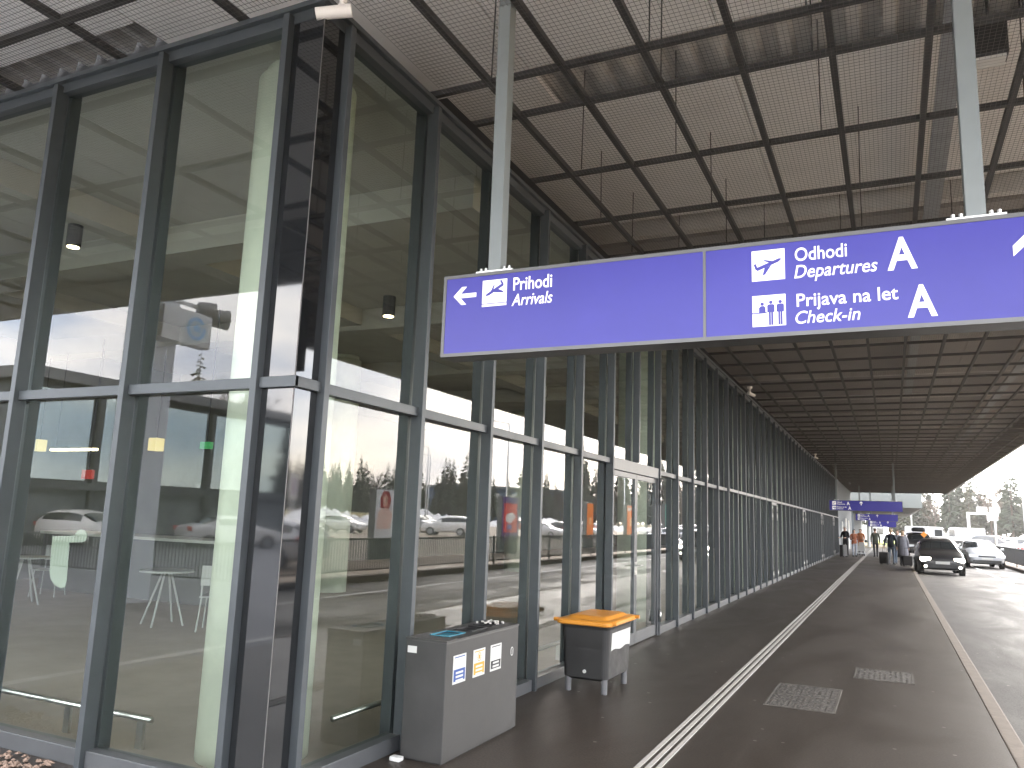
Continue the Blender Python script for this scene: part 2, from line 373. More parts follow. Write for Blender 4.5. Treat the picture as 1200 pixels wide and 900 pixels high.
# low guard rails inside the glass
def guard_rail(name, label, p0, p1, posts):
    t = thing(name, label, 'rail', p0)
    d = Vector(p1) - Vector(p0)
    MB().tube((0, 0, .20), (d.x, d.y, .20), .022, n=12).build('bar', M_steel, t, smooth=True)
    for f in posts:
        q = d * f
        MB().box(q.x - .03, q.x + .03, q.y - .012, q.y + .012, 0, .185).build('post', M_steel, t)
guard_rail('guard_rail', 'low steel guard rail behind the leftmost end wall panes', (-7.6, 4.10, 0), (-4.60, 4.10, 0), (.05, .42, .72, .97))
guard_rail('guard_rail', 'short low steel guard rail beside the corner column behind the long glass wall', (-3.62, 4.80, 0), (-3.62, 9.3, 0), (.25, .6, .95))

# lamps and furniture in the hall
def downlight(p, label):
    t = thing('downlight', label, 'ceiling light', p, 0, 'downlights in the hall')
    MB().tube((0, 0, 0), (0, 0, -.22), .07, n=16).build('housing', M_dark, t)
    MB().tube((0, 0, -.221), (0, 0, -.226), .055, n=16).build('lens', M_lamp_w, t)
downlight((-7.2, 4.85, 4.35), 'glowing black downlight high behind the second end wall pane')
downlight((-4.9, 7.0, 4.0), 'glowing black downlight behind the first pane of the long wall')
downlight((-4.6, 15.0, 4.3), 'glowing black downlight deep behind the long glass wall')
def int_pt(px, py, Y):
    v = fwd + rgt * ((px - 600) / F) - upv * ((py - 450) / F); return Vector((0, 0, CH)) + v * (Y / v.y)
M_warm = mat('warm panel glow', (.45, .38, .2), .4, emit=(1, .80, .30), es=.08)
for (px, py, lab) in ((46, 522, 'yellow glowing wall lantern at the start of a light strip'), (183, 521, 'yellow glowing wall lantern by the middle of the hall')):
    p = int_pt(px, py, 10.5)
    t = thing('wall_lantern', lab, 'lamp', p, 0, 'square lanterns in the hall'); MB().box(-.10, .10, -.1, .1, -.12, .12).build('shade', M_warm, t, bevel=.01); MB().tube((0, 0, .12), (0, 0, ZH - p.z - .3), .008).build('rod', M_dark, t)
p0, p1 = int_pt(60, 527, 10.3), int_pt(113, 532, 10.3)
t = thing('light_strip', 'thin warm light strip hung across the hall', 'lamp', p0); MB().box(0, p1.x - p0.x, -.02, .02, -.02, .02).build('diffuser', M_lamp_w, t)
for f in (.1, .9): MB().tube(((p1.x - p0.x) * f, 0, .02), ((p1.x - p0.x) * f, 0, ZH - p0.z - .3), .006).build('rod', M_dark, t)
p = int_pt(103, 556, 9.5); t = thing('exit_sign', 'small red glowing sign box in the dark hall', 'sign', p)
MB().box(-.13, .13, -.03, .03, -.08, .08).build('face', mat('red glow', (.35, .04, .03), .4, emit=(1, .10, .07), es=.028), t); MB().tube((0, 0, .08), (0, 0, ZH - p.z - .3), .01).build('rod', M_dark, t)
p = int_pt(242, 522, 8.5); t = thing('exit_sign', 'small green glowing sign box beside the corner column', 'sign', p)
MB().box(-.10, .10, -.03, .03, -.05, .05).build('face', mat('green glow', (.05, .35, .10), .4, emit=(.08, .9, .22), es=.010), t); MB().tube((0, 0, .05), (0, 0, ZH - p.z - .3), .01).build('rod', M_dark, t)
M_furn = mat('white furniture', (.38, .39, .37), .45)
def cafe_table(x, y, lab):
    t = thing('cafe_table', lab, 'table', (x, y, .002), 0, 'white tables in the hall')
    MB().tube((0, 0, .72), (0, 0, .745), .36, n=28).build('tabletop', M_furn, t)
    for a in range(4):
        c, s = math.cos(a * 1.571 + .4), math.sin(a * 1.571 + .4)
        MB().tube((c * .06, s * .06, .72), (c * .30, s * .30, 0), .014).build('leg', M_furn, t)
def cafe_chair(x, y, rz, lab):
    t = thing('cafe_chair', lab, 'chair', (x, y, .002), rz, 'white chairs in the hall')
    MB().box(-.21, .21, -.20, .20, .44, .46).build('seat', M_furn, t, bevel=.008)
    b = MB(); b.box(-.20, .20, -.215, -.195, .60, .86); b.tube((-.18, -.205, .46), (-.18, -.205, .62), .012); b.tube((.18, -.205, .46), (.18, -.205, .62), .012); b.build('backrest', M_furn, t)
    for sx in (-1, 1):
        for sy in (-1, 1): MB().tube((sx * .18, sy * .17, .44), (sx * .21, sy * .21, 0), .011).build('leg', M_furn, t)
cafe_table(-9.2, 8.2, 'round white table behind the third end wall fin')
cafe_table(-12.6, 8.4, 'round white table deeper in the hall')
cafe_chair(-8.3, 8.3, .6, 'white chair right of the near white table'); cafe_chair(-13.4, 9.4, -2.6, 'white chair behind the farther white table')
t = thing('service_counter', 'pale service counter with dark front in the back of the hall', 'counter', (-12.5, 10.5, .002))
MB().box(-2.2, 2.2, -.4, .4, 0, 1.02).build('front', M_intwall, t); MB().box(-2.25, 2.25, -.45, .45, 1.021, 1.07).build('countertop', M_intwhite, t)

# ------------------------------------------------------------------ canopy
CAN = thing('canopy', 'deep dark mesh ceiling canopy over the pavement beside the glass wall', 'canopy', (0, 0, 0))
CX1, CY0, CY1, ZC = 4.68, -1.6, 80.0, 5.06
bx = [-3.40 + .63 * k for k in range(1, 13)]
by = [5.15, 5.71] + [5.71 + 1.28 * k for k in range(1, 58)]
by = [y for y in by if y < CY1 - .3]
for i, x in enumerate(bx):
    b = MB(); b.box(x - .024, x + .024, CY0 + .1, CY1 - .1, ZC, ZC + .05); b.build('runner', M_beam, CAN)
for k in range(1, 20):
    x = -3.40 - .63 * 2 * k + .63
    if x > -16: MB().box(x - .024, x + .024, CY0 + .1, GY + .6, ZC, ZC + .05).build('runner', M_beam, CAN)
MB().box(-3.42, -3.185, 5.19, CY1 - .2, ZC - .0008, ZC + .0006).build('edge_plate', M_upstand, CAN)
for y in by: MB().box(-4.0, CX1 - .1, y - .022, y + .022, ZC + .001, ZC + .048).build('cross_beam', M_beam, CAN)
for y in (3.25, 1.97, .69, -.59): MB().box(-16, -3.36, y - .03, y + .03, ZC + .001, ZC + .048).build('cross_beam', M_beam, CAN)
for y in (1.5, -.2): MB().box(-3.3, CX1 - .1, y - .022, y + .022, ZC + .001, ZC + .048).build('cross_beam', M_beam, CAN)
# wire mesh under the channels: every wire is there
b = MB(); w = .0010
x = GX + .10
while x < CX1 - .1: b.box(x - w, x + w, CY0 + .1, CY1 - .1, ZC - .0040, ZC - .002); x += .036
x = -16.0
while x < GX + .11: b.box(x - w, x + w, CY0 + .1, GY - .03, ZC - .0040, ZC - .002); x += .036
y = CY0 + .12
while y < CY1 - .1:
    b.box(GX + .11 if y > GY - .03 else -16, CX1 - .1, y - w, y + w, ZC - .0060, ZC - .0041); y += .043
b.build('wire_mesh', M_mesh, CAN)
# insulation panels with open strips between them, trapezoid deck above
def deck(x0, x1, y0, y1, z):
    b = MB(); x = x0; p = .30
    while x < x1 - .01:
        pts = [(x, z), (x + .10, z), (x + .135, z + .11), (x + .265, z + .11), (x + p, z)]
        for (xa, za), (xb, zb) in zip(pts, pts[1:]):
            b.add([(xa, y0, za), (xb, y0, zb), (xb, y1, zb), (xa, y1, za), (xa, y0, za + .01), (xb, y0, zb + .01), (xb, y1, zb + .01), (xa, y1, za + .01)], [(3, 2, 1, 0), (4, 5, 6, 7), (0, 1, 5, 4), (2, 3, 7, 6)])
        x += p
    return b.build('corrugated_deck', M_deck, CAN)
deck(PX - .02, CX1 - .06, CY0, CY1, 6.20)
deck(-16.2, PX - .03, CY0, GY + 1.23, 6.20)
y = -.9
ZP = 5.95

edges = [(-1.5, 2.4), (2.43, 6.36)]
yy = 7.24
while yy < CY1 - 4: edges.append((yy, yy + 3.3)); yy += 4.25
for q, (y0, y1) in enumerate(edges):
    xs = (PX if q < 2 else -4.08, -1.2, 1.75, CX1 - .12)
    for xa, xb in zip(xs, xs[1:]):
        if q == 0 and xa < -3.4: xa = -3.4
        if q == 1 and xa < -3.4:
            MB().box(PX, -3.0, GY + 1.22, y1, ZP, ZP + .08).build('insulation_panel', M_panel, CAN); xa = -2.99; y0_ = y0
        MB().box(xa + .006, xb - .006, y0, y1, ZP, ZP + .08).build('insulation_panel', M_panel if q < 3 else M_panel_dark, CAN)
MB().box(-4.08, -3.0, 6.37, 7.23, ZP, ZP + .08).build('insulation_panel', M_panel, CAN)
for x0, x1, y1 in ((-6.0, -3.01, 4.93), (-9.0, -6.03, 4.35), (-12.2, -9.05, 4.25), (-15.8, -12.25, 4.25)):
    MB().box(x0, x1, 2.45, y1, ZP, ZP + .08).build('insulation_panel', M_panel, CAN)
    MB().box(x0, min(x1, -3.42), -1.4, 2.4, ZP, ZP + .08).build('insulation_panel', M_panel, CAN)
for y0, y1 in edges[2:]:
    MB().box(-4.2, CX1 - .15, y1 + .50, y1 + .66, 5.90, 6.14).build('girder', M_deck, CAN)
# hanging rods
for j, yj in enumerate(by[:9]):
    for i, xi in enumerate(bx[::2]):
        xo = xi + random.uniform(-.2, .2); MB().tube((xo, yj + random.uniform(-.02, .02), ZC + .06), (xo + random.uniform(-.02, .02), yj, 6.2), .006, n=6).build('hanger_rod', M_beam, CAN)
# cable trays
for (xa, ya, yb, zz) in ((.62, 3.0, 26, 5.62), (2.9, 2, 60, 5.55)):
    b = MB(); b.box(xa - .09, xa + .09, ya, yb, zz, zz + .005); b.box(xa - .09, xa - .085, ya, yb, zz + .005, zz + .06); b.box(xa + .085, xa + .09, ya, yb, zz + .005, zz + .06)
    for i in range(3): b.box(xa - .05 + i * .05 - .008, xa - .05 + i * .05 + .008, ya, yb, zz - .008, zz - .0005)
    b.build('cable_tray', M_galv, CAN)
# rim and roof
b = MB(); b.box(CX1 - .10, CX1, CY0, CY1, ZC - .03, 6.7); b.box(-16.3, CX1 - .10, CY0 - .1, CY0, ZC - .03, 6.7); b.box(GX + .06, CX1 - .10, CY1 - .1, CY1, ZC - .03, 6.7)
b.build('fascia', M_fascia, CAN)
b = MB(); b.box(-16.3, CX1 - .101, CY0 + .001, GY + 1.0, 6.45, 6.59); b.box(PX - .07, CX1 - .101, GY + 1.001, CY1 - .101, 6.45, 6.59); b.build('roof', M_fascia, CAN)
# a floodlight hung under the deck
t = thing('floodlight', 'black floodlight with white lens hung above the mesh ceiling beside the right sign pole', 'floodlight', (.80, 6.25, 5.24))
MB().box(-.11, .11, -.08, .08, -.16, .14).build('housing', M_dark, t, bevel=.02); MB().box(-.10, .09, -.075, .06, -.185, -.162).build('lens', M_sticker, t)
MB().tube((0, 0, .14), (0, 0, .94), .012).build('bracket', M_beam, t)

# ------------------------------------------------------------------ security cameras
def sec_cam(label, p, rz):
    t = thing('security_camera', label, 'camera', p, rz, 'white security cameras on the canopy')
    MB().tube((0, 0, 0), (0, 0, .05), .062, n=20).build('mount', M_cam, t, smooth=False)
    MB().tube((0, .0, .0), (0, 0, -.07), .026, n=14).tube((0, 0, -.07), (0, -.02, -.11), .024, n=14).build('arm', M_cam, t)
    MB().tube((0, .06, -.115), (0, -.17, -.155), .043, .040, n=24).build('body', M_cam, t)
    b = MB(); b.tube((0, -.171, -.1552), (0, -.176, -.156), .034, n=24); b.build('lens', M_lens, t)
sec_cam('white bullet security camera above the glass corner', (-3.12, 3.72, 5.01), R(-62))
sec_cam('white security camera on the fin tops above the middle of the long facade', (-3.02, 19.9, 5.0), R(150))
sec_cam('small white security camera high on the far end of the facade', (-3.02, 39.0, 5.0), R(150))

# ------------------------------------------------------------------ lettering
def text_mesh(name, body, h, x, z, y, m, parent, italic=False, bold=.0, width=None, mirror=False):
    """raised lettering on a face that looks along -Y; h is the capital height"""
    cu = bpy.data.curves.new(name, 'FONT'); cu.body = body; cu.size = h / .70; cu.extrude = .002; cu.offset = bold * h
    cu.shear = .22 if italic else 0; cu.resolution_u = 4
    o = bpy.data.objects.new(name, cu); C.objects.link(o); dg = bpy.context.evaluated_depsgraph_get()
    me = bpy.data.meshes.new_from_object(o.evaluated_get(dg)); bpy.data.objects.remove(o); bpy.data.curves.remove(cu)
    xs = [v.co.x for v in me.vertices]; x0, x1 = min(xs), max(xs)
    s = width / (x1 - x0) if width else 1
    for v in me.vertices:
        a, c, d = v.co; v.co = (x + (a - x0) * s, y - d, z + c)
    me.materials.clear(); me.materials.append(m)
    bm = bmesh.new(); bm.from_mesh(me); bmesh.ops.recalc_face_normals(bm, faces=bm.faces); bm.to_mesh(me); bm.free()
    r = bpy.data.objects.new(name, me); C.objects.link(r); r.parent = parent
    return r

def flat(b, pts, y, d=.003, mi=0):           # polygon of (x,z) on the sign face
    b.poly([(x, y, z) for x, z in pts], (0, -d, 0), mi)
def arrow(b, x, z, L, ang, y, th):
    """solid arrow centred at x,z pointing at ang (0 = +X)"""
    c, s = math.cos(ang), math.sin(ang)
    def T(p): return (x + p[0] * c - p[1] * s, z + p[0] * s + p[1] * c)
    flat(b, [T(p) for p in ((-L / 2, -th / 2), (L / 2 - th * 1.1, -th / 2), (L / 2 - th * 1.1, th / 2), (-L / 2, th / 2))], y)
    for k in (1, -1):
        q = [(L / 2, 0), (L / 2 - L * .36, L * .36 * k), (L / 2 - L * .36 - th * 1.25, L * .36 * k), (L / 2 - th * 1.35, 0)]
        if k < 0: q = q[::-1]
        flat(b, [T(p) for p in q], y - .0003 * (k + 1))
def plane_icon(b, x, z, s, rot, y, mi=1, flip=False):
    """side-on aeroplane outline, nose to the right"""
    c, n = math.cos(rot), math.sin(rot)
    k = -1 if flip else 1
    def T(p): return (x + (k * p[0] * c - p[1] * n) * s, z + (k * p[0] * n + p[1] * c) * s)
    flat(b, [T(p) for p in ((-.40, -.06), (.30, -.05), (.40, -.01), (.41, .03), (.34, .055), (-.36, .05), (-.44, .02))][::k], y, .002, mi)
    flat(b, [T(p) for p in ((-.44, .02), (-.36, .0501), (-.36, .19), (-.43, .19))][::k], y, .0021, mi)
    flat(b, [T(p) for p in ((-.16, -.0601), (.06, -.0601), (-.22, -.27), (-.31, -.27))][::k], y, .0022, mi)
    flat(b, [T(p) for p in ((.02, .0551), (.14, .0551), (-.06, .19), (-.12, .19))][::k], y, .0023, mi)

def direction_sign(label, loc, W, H, left_panel, zc):
    """hanging double panel sign; local x from left edge, z from bottom edge, face at y=0"""
    t = thing('direction_sign', label, 'sign', loc, 0, 'blue hanging direction signs')
    D = .18
    b = MB(); b.box(0, W, 0.012, D, 0, H)
    b.build('housing', M_signframe, t, bevel=.006)
    e = .022; panels = ((e, W / 2 - .008), (W / 2 + .008, W - e)) if left_panel else ((e, W - e),)
    b = MB()
    b.box(0, W, -.004, .0115, 0, e); b.box(0, W, -.004, .0115, H - e, H); b.box(0, e, -.0035, .0114, e, H - e); b.box(W - e, W, -.0035, .0114, e, H - e)
    if left_panel: b.box(W / 2 - .008, W / 2 + .008, -.0035, .0114, e, H - e)
    b.build('frame', M_signframe, t)
    for x0, x1 in panels: MB().box(x0, x1, 0, .0113, e, H - e).build('panel', M_bluesign, t)
    for x in (W * .107, W * .893):
        MB().box(x - .044, x + .044, D * .25 - .044, D * .25 + .044, H + .012, zc - loc[2]).build('pole', M_pole, t, bevel=.004)
        b = MB(); b.box(x - .13, x + .13, D * .25 - .045, D * .25 + .06, H + .001, H + .011)
        for dx in (-.10, -.065, .065, .10): b.tube((x + dx, D * .25 - .03, H + .011), (x + dx, D * .25 - .03, H + .032), .010, n=6)
        b.build('base_plate', M_steel, t)
    return t
SY, SX0, SZ0, SW, SH = 4.30, -2.585, 2.65, 3.39, .54
sg = direction_sign('near blue hanging sign pointing to arrivals, departures and check-in', (SX0, SY, SZ0), SW, SH, True, 6.3)
def ux(u): return u - SX0
def vz(v): return v - SZ0
b = MB(); arrow(b, ux(-2.425), vz(3.048), .165, math.pi, 0, .028); b.build('arrow', M_white, sg)
b = MB(); arrow(b, ux(.69), vz(2.985), .29, math.pi / 2, 0, .042); b.build('arrow', M_white, sg)
def picto(parent, x0, z0, s, kind, y=0):
    b = MB(); b.box(x0, x0 + s, y - .003, y - .0005, z0, z0 + s, 0)
    f = y - .0031
    if kind == 'arr':
        plane_icon(b, x0 + s * .50, z0 + s * .60, s * .98, R(30), f, flip=True)
        # landing: mirrored nose-down aeroplane over a runway line
        b.box(x0 + s * .0, x0 + s, f - .002, f, z0 + s * .085, z0 + s * .115, 1)
    elif kind == 'dep': plane_icon(b, x0 + s * .52, z0 + s * .52, s * .98, R(20), f)
    else:
        for cx, seated in ((.30, True), (.56, False), (.84, False)):
            cx = x0 + s * cx; hz = z0 + s * (.76 if not seated else .72)
            b.poly([(cx + s * .055 * math.cos(k * .5236), f, hz + s * .055 * math.sin(k * .5236)) for k in range(12)], (0, -.002, 0), 1)
            if seated:
                flat(b, [(cx - s * .10, z0 + s * .45), (cx + s * .10, z0 + s * .45), (cx + s * .10, z0 + s * .60), (cx + s * .05, z0 + s * .655), (cx - s * .05, z0 + s * .655), (cx - s * .10, z0 + s * .60)], f, .002, 1)
            else:
                flat(b, [(cx - s * .11, z0 + s * .44), (cx + s * .11, z0 + s * .44), (cx + s * .11, z0 + s * .66), (cx + s * .07, z0 + s * .695), (cx - s * .07, z0 + s * .695), (cx - s * .11, z0 + s * .66)], f, .002, 1)
                for k in (-1, 1): flat(b, [(cx + s * (.035 * k - .028), z0 + s * .03), (cx + s * (.035 * k + .028), z0 + s * .03), (cx + s * (.035 * k + .028), z0 + s * .4399), (cx + s * (.035 * k - .028), z0 + s * .4399)], f, .002, 1)
        b.box(x0, x0 + s * .44, f - .0022, f - .0001, z0 + s * .415, z0 + s * .448, 1)
    return b.build('pictogram', [M_white, M_bluesign], parent)
picto(sg, ux(-2.297), vz(2.962), .172, 'arr')
picto(sg, ux(-.632), vz(2.965), .172, 'dep'); picto(sg, ux(-.632), vz(2.71), .172, 'chk')
Y0 = -.0005
text_mesh('lettering', 'Prihodi', .083, ux(-2.08), vz(3.052), Y0, M_white, sg, bold=.012, width=.262)
text_mesh('lettering', 'Arrivals', .075, ux(-2.088), vz(2.952), Y0, M_white, sg, True, .008, width=.275)
text_mesh('lettering', 'Odhodi', .073, ux(-.408), vz(3.058), Y0, M_white, sg, bold=.012, width=.258)
text_mesh('lettering', 'Departures', .072, ux(-.413), vz(2.963), Y0, M_white, sg, True, .008, width=.405)
text_mesh('lettering', 'Prijava na let', .070, ux(-.404), vz(2.806), Y0, M_white, sg, bold=.012, width=.485)
text_mesh('lettering', 'Check-in', .068, ux(-.412), vz(2.713), Y0, M_white, sg, True, .008, width=.315)
text_mesh('lettering', 'A', .166, ux(.038), vz(2.963), Y0, M_white, sg, bold=.03, width=.137)
text_mesh('lettering', 'A', .160, ux(.120), vz(2.710), Y0, M_white, sg, bold=.03, width=.132)
def far_sign(label, x, y, z, W):
    t = direction_sign(label, (x, y, z), W, .54, False, 6.3)
    picto(t, .16, .30, .18, 'dep'); picto(t, .16, .06, .18, 'chk')
    text_mesh('lettering', 'Odhodi', .07, .38, .40, Y0, M_white, t, bold=.012, width=.25); text_mesh('lettering', 'Departures', .07, .38, .31, Y0, M_white, t, True, .008, width=.40)
    text_mesh('lettering', 'Prijava na let', .07, .38, .16, Y0, M_white, t, bold=.012, width=.48); text_mesh('lettering', 'Check-in', .07, .38, .07, Y0, M_white, t, True, .008, width=.31)
    text_mesh('lettering', 'A', .165, .86, .30, Y0, M_white, t, bold=.03, width=.14); text_mesh('lettering', 'A', .165, .93, .06, Y0, M_white, t, bold=.03, width=.14)
    b = MB(); arrow(b, 1.55, .40, .20, math.pi / 2, 0, .035); b.build('arrow', M_white, t)
far_sign('farther blue hanging sign with an A and an upward arrow', -2.88, 45.0, 2.60, 3.48)
far_sign('blue hanging sign behind the farther one under the canopy end', -2.45, 68.0, 2.36, 3.0)
far_sign('farthest and lowest of the blue hanging signs', -1.75, 76, 1.95, 2.2)

# ------------------------------------------------------------------ recycling bin
rb = thing('recycling_bin', 'grey steel three slot recycling bin with stickers against the glass wall', 'bin', (-2.92, 5.45, 0))
b = MB(); b.box(-.165, .16, -.58, .585, .012, .785)
b.build('body', M_binbody, rb, bevel=.006)
MB().box(-.150, .145, -.56, .565, 0, .0115).build('plinth', M_dark, rb)
b = MB(); b.box(-.168, .163, -.583, -.40, .786, .80)
ys = [(-.40, -.16), (-.06, .18), (.26, .47)]
prev = None
top = MB()
edges_y = [-.583, -.40, -.16, -.06, .18, .26, .47, .588]
for i in range(7):
    y0, y1 = edges_y[i], edges_y[i + 1]
    if i in (1, 3, 5): top.box(-.168, -.085, y0, y1, .786, .80); top.box(.075, .163, y0, y1, .786, .80)
    else: top.box(-.168, .163, y0, y1, .786, .80)
top.build('lid', M_binbody, rb)
for i, (m, (y0, y1)) in enumerate(zip((M_teal, M_dark, M_dark), ys)):
    b = MB(); b.box(-.084, .074, y0 + .001, y1 - .001, .786, .789, 1)
    for (a0, a1, c0, c1) in ((-.086, -.076, y0, y1), (.066, .076, y0, y1), (-.076, .066, y0, y0 + .012), (-.076, .066, y1 - .012, y1)): b.box(a0, a1, c0, c1, .7995, .806, 0)
    b.build('slot', [m if i == 0 else M_dark, m], rb)
b = MB()
for i in range(14): 
    a, c = random.uniform(-.12, .08), random.uniform(.38, .55); b.tube((a, c, .801), (a, c, .801 + random.uniform(.008, .02)), random.uniform(.008, .014), n=8)
b.build('ashtray_stones', mat('ash stones', (.5, .48, .44), .7, var=.3, scale=20), rb)
def bin_sticker(y0, z0, w, h, body, kind):
    b = MB(); f = .1605
    b.box(f, f + .0015, y0, y0 + w, z0, z0 + h, 0)
    g = f + .0016
    b.box(g, g + .0008, y0 + .012, y0 + w - .012, z0 + .016, z0 + h * (.50 if kind != 2 else .38), 1)
    if kind == 2: b.box(g, g + .0008, y0 + .014, y0 + w - .014, z0 + .052, z0 + h * .38 + .002, 1)
    b.box(g, g + .0008, y0 + .02, y0 + w - .02, z0 + h - .018, z0 + h - .011, 1)
    cy, cz = y0 + w / 2, z0 + h * .71
    for k in range(14):
        a0, a1 = k * 2 * math.pi / 14, (k + .55) * 2 * math.pi / 14
        P = [(r * math.cos(a), r * math.sin(a)) for r, a in ((.024, a0), (.032, a0), (.032, a1), (.024, a1))]
        b.poly([(g, cy + p, cz + q) for p, q in P], (.0008, 0, 0), 2)
    b.box(g, g + .0008, cy - .012, cy + .012, cz - .014, cz + .014, 2)
    for k in range(3): 
        zz = z0 + h * (.38 if kind != 2 else .31) - k * .026
        if zz > z0 + .02: b.box(g + .0009, g + .0015, y0 + .04, y0 + w - .04, zz - .008, zz + .006, 3)
    b.build('sticker', [M_sticker, body, mat('sticker grey', (.45, .5, .55), .6) if kind != 1 else M_yellow, M_sticker], rb)
bin_sticker(-.48, .50, .185, .19, M_blue, 0); bin_sticker(-.185, .50, .185, .19, M_yellow, 1); bin_sticker(.09, .50, .185, .19, M_ink, 2)
b = MB(); b.poly([(.1605, .47 + .026 * math.cos(k * .3142), .60 + .034 * math.sin(k * .3142)) for k in range(20)], (.0015, 0, 0), 0)
b.poly([(.1621, .47 + .019 * math.cos(k * .3142), .60 + .026 * math.sin(k * .3142)) for k in range(20)], (.0006, 0, 0), 1); b.box(.1628, .1634, .466, .473, .585, .615, 0); b.build('emblem', [M_sticker, M_binbody], rb)
b = MB(); b.box(-.148, -.075, -.5825, -.5803, .70, .745); b.build('asset_tag', M_sticker, rb)
b = MB(); b.box(-.20, -.12, -.66, -.60, .001, .03); t = b.build('crushed_cup', mat('scuffed white plastic', (.7, .7, .68), .6, var=.2, scale=40), None, bevel=.008); t.location = (-2.92, 5.45, 0); tag(t, 'crushed white plastic scrap on the ground beside the grey recycling bin', 'litter')

# ------------------------------------------------------------------ orange lidded bin
wb = thing('grit_bin', 'black plastic bin with orange lid standing on four stub legs', 'bin', (-2.74, 7.93, 0))
def rr(hx, hy, r, z, n=5):
    out = []
    for cx, cy, a0 in ((hx - r, hy - r, 0), (-hx + r, hy - r, 90), (-hx + r, -hy + r, 180), (hx - r, -hy + r, 270)):
        for i in range(n + 1): a = R(a0 + 90 * i / n); out.append((cx + r * math.cos(a), cy + r * math.sin(a), z))
    return out
def loft(rings, mi=0, cap=True):
    b = MB(); n = len(rings[0]); vs = [p for r in rings for p in r]; fs = []
    for k in range(len(rings) - 1):
        for i in range(n): fs.append((k * n + i, k * n + (i + 1) % n, (k + 1) * n + (i + 1) % n, (k + 1) * n + i))
    if cap: fs.append(tuple(range(n))[::-1]); fs.append(tuple(range((len(rings) - 1) * n, len(rings) * n)))
    return b.add(vs, fs, mi)
loft([rr(.195, .325, .05, .115), rr(.228, .365, .06, .14), rr(.2375, .3775, .06, .42), rr(.2465, .392, .06, .60), rr(.255, .40, .06, .625), rr(.255, .40, .06, .64)]).build('body', M_wheelbody, wb, bevel=.004)
loft([rr(.275, .43, .06, .635), rr(.29, .445, .07, .645), rr(.29, .445, .07, .672), rr(.275, .43, .07, .684), rr(.22, .36, .06, .688), rr(.19, .31, .05, .712), rr(.17, .29, .05, .718)]).build('lid', M_orange, wb, bevel=.003)
b = MB(); b.tube((.275, -.38, .67), (.325, -.38, .67), .018, n=10).tube((.275, .36, .67), (.33, .36, .67), .018, n=10); b.tube((-.275, -.38, .67), (-.325, -.38, .67), .018, n=10); b.build('lid_lug', M_orange, wb)
for x, y in ((-.185, -.32), (.185, -.32), (-.185, .31), (.185, .31)):
    MB().tube((x, y, .18), (x, y, 0), .034, .030, n=14).build('leg', mat('bin leg', (.11, .11, .115), .5) if 'bin leg' not in MATS else MATS['bin leg'], wb)
# paper notice on the long side
b = MB(); fx = .2425
zs, n = (.40, .565), 10
for i in range(n):
    y0, y1 = -.28 + .60 * i / n, -.28 + .60 * (i + 1) / n
    fa = lambda z: .2375 + (z - .42) / .18 * .009 + .004
    b.hexa([(fa(zs[0]) - .003, y0, zs[0] + .01 * math.sin(i)), (fa(zs[0]), y0, zs[0] + .01 * math.sin(i)), (fa(zs[0]), y1, zs[0] + .01 * math.sin(i + 1)), (fa(zs[0]) - .003, y1, zs[0] + .01 * math.sin(i + 1))],
           [(fa(zs[1]) - .003, y0, zs[1]), (fa(zs[1]), y0, zs[1]), (fa(zs[1]), y1, zs[1]), (fa(zs[1]) - .003, y1, zs[1])])
for k, (ya, yb, z) in enumerate(((-.20, .22, .53), (-.20, .27, .50), (-.20, .10, .47), (-.20, .24, .44))):
    xx = .2375 + (z - .42) / .18 * .009 + .0045; b.box(xx, xx + .0005, ya, yb, z - .003, z + .003, 1)
b.build('notice', [M_sticker, mat('faint print', (.42, .42, .43), .6)], wb)
b = MB(); b.tube((.0, -.366, .20), (.0, -.377, .20), .017, n=14); b.build('drain_cap', M_sticker, wb)

# ------------------------------------------------------------------ access covers in the pavement
def cover(label, x0, x1, y0, y1, split):
    t = thing('access_cover', label, 'cover', ((x0 + x1) / 2, (y0 + y1) / 2, 0), 0, 'access covers in the pavement')
    hx, hy = (x1 - x0) / 2, (y1 - y0) / 2
    b = MB(); w = .022
    b.box(-hx, hx, -hy, -hy + w, .0005, .008); b.box(-hx, hx, hy - w, hy, .0005, .008); b.box(-hx, -hx + w, -hy + w, hy - w, .0005, .008); b.box(hx - w, hx, -hy + w, hy - w, .0005, .008)
    if split: b.box(-hx + w, hx - w, -.012, .012, .0005, .008)
    b.build('rim', mat('worn cover rim', (.10, .09, .078), .6, .3, var=.3, scale=30), t)
    MB().box(-hx + w + .001, hx - w - .001, -hy + w + .001, hy - w - .001, .0003, .005).build('plate', M_cover, t)
    b = MB()
    ny, nx = int(hy * 2 / .055), int(hx * 2 / .055)
    for i in range(nx - 1):
        for j in range(ny - 1):
            if random.random() < .25: continue
            x, y = -hx + .055 * (i + 1), -hy + .055 * (j + 1); s = .014
            if split and abs(y) < .03: continue
            b.poly([(x + s, y, .005), (x, y + s * .6, .005), (x - s, y, .005), (x, y - s * .6, .005)], (0, 0, .004))
    b.build('raised_pattern', mat('polished cover studs', (.09, .08, .07), .5, .2, var=.4, scale=60), t)
cover('large worn two panel access cover near the white tactile strip', -1.15, -.52, 8.08, 9.26, True)
cover('smaller worn access cover farther up the pavement towards the kerb', -.45, .17, 10.10, 10.82, False)

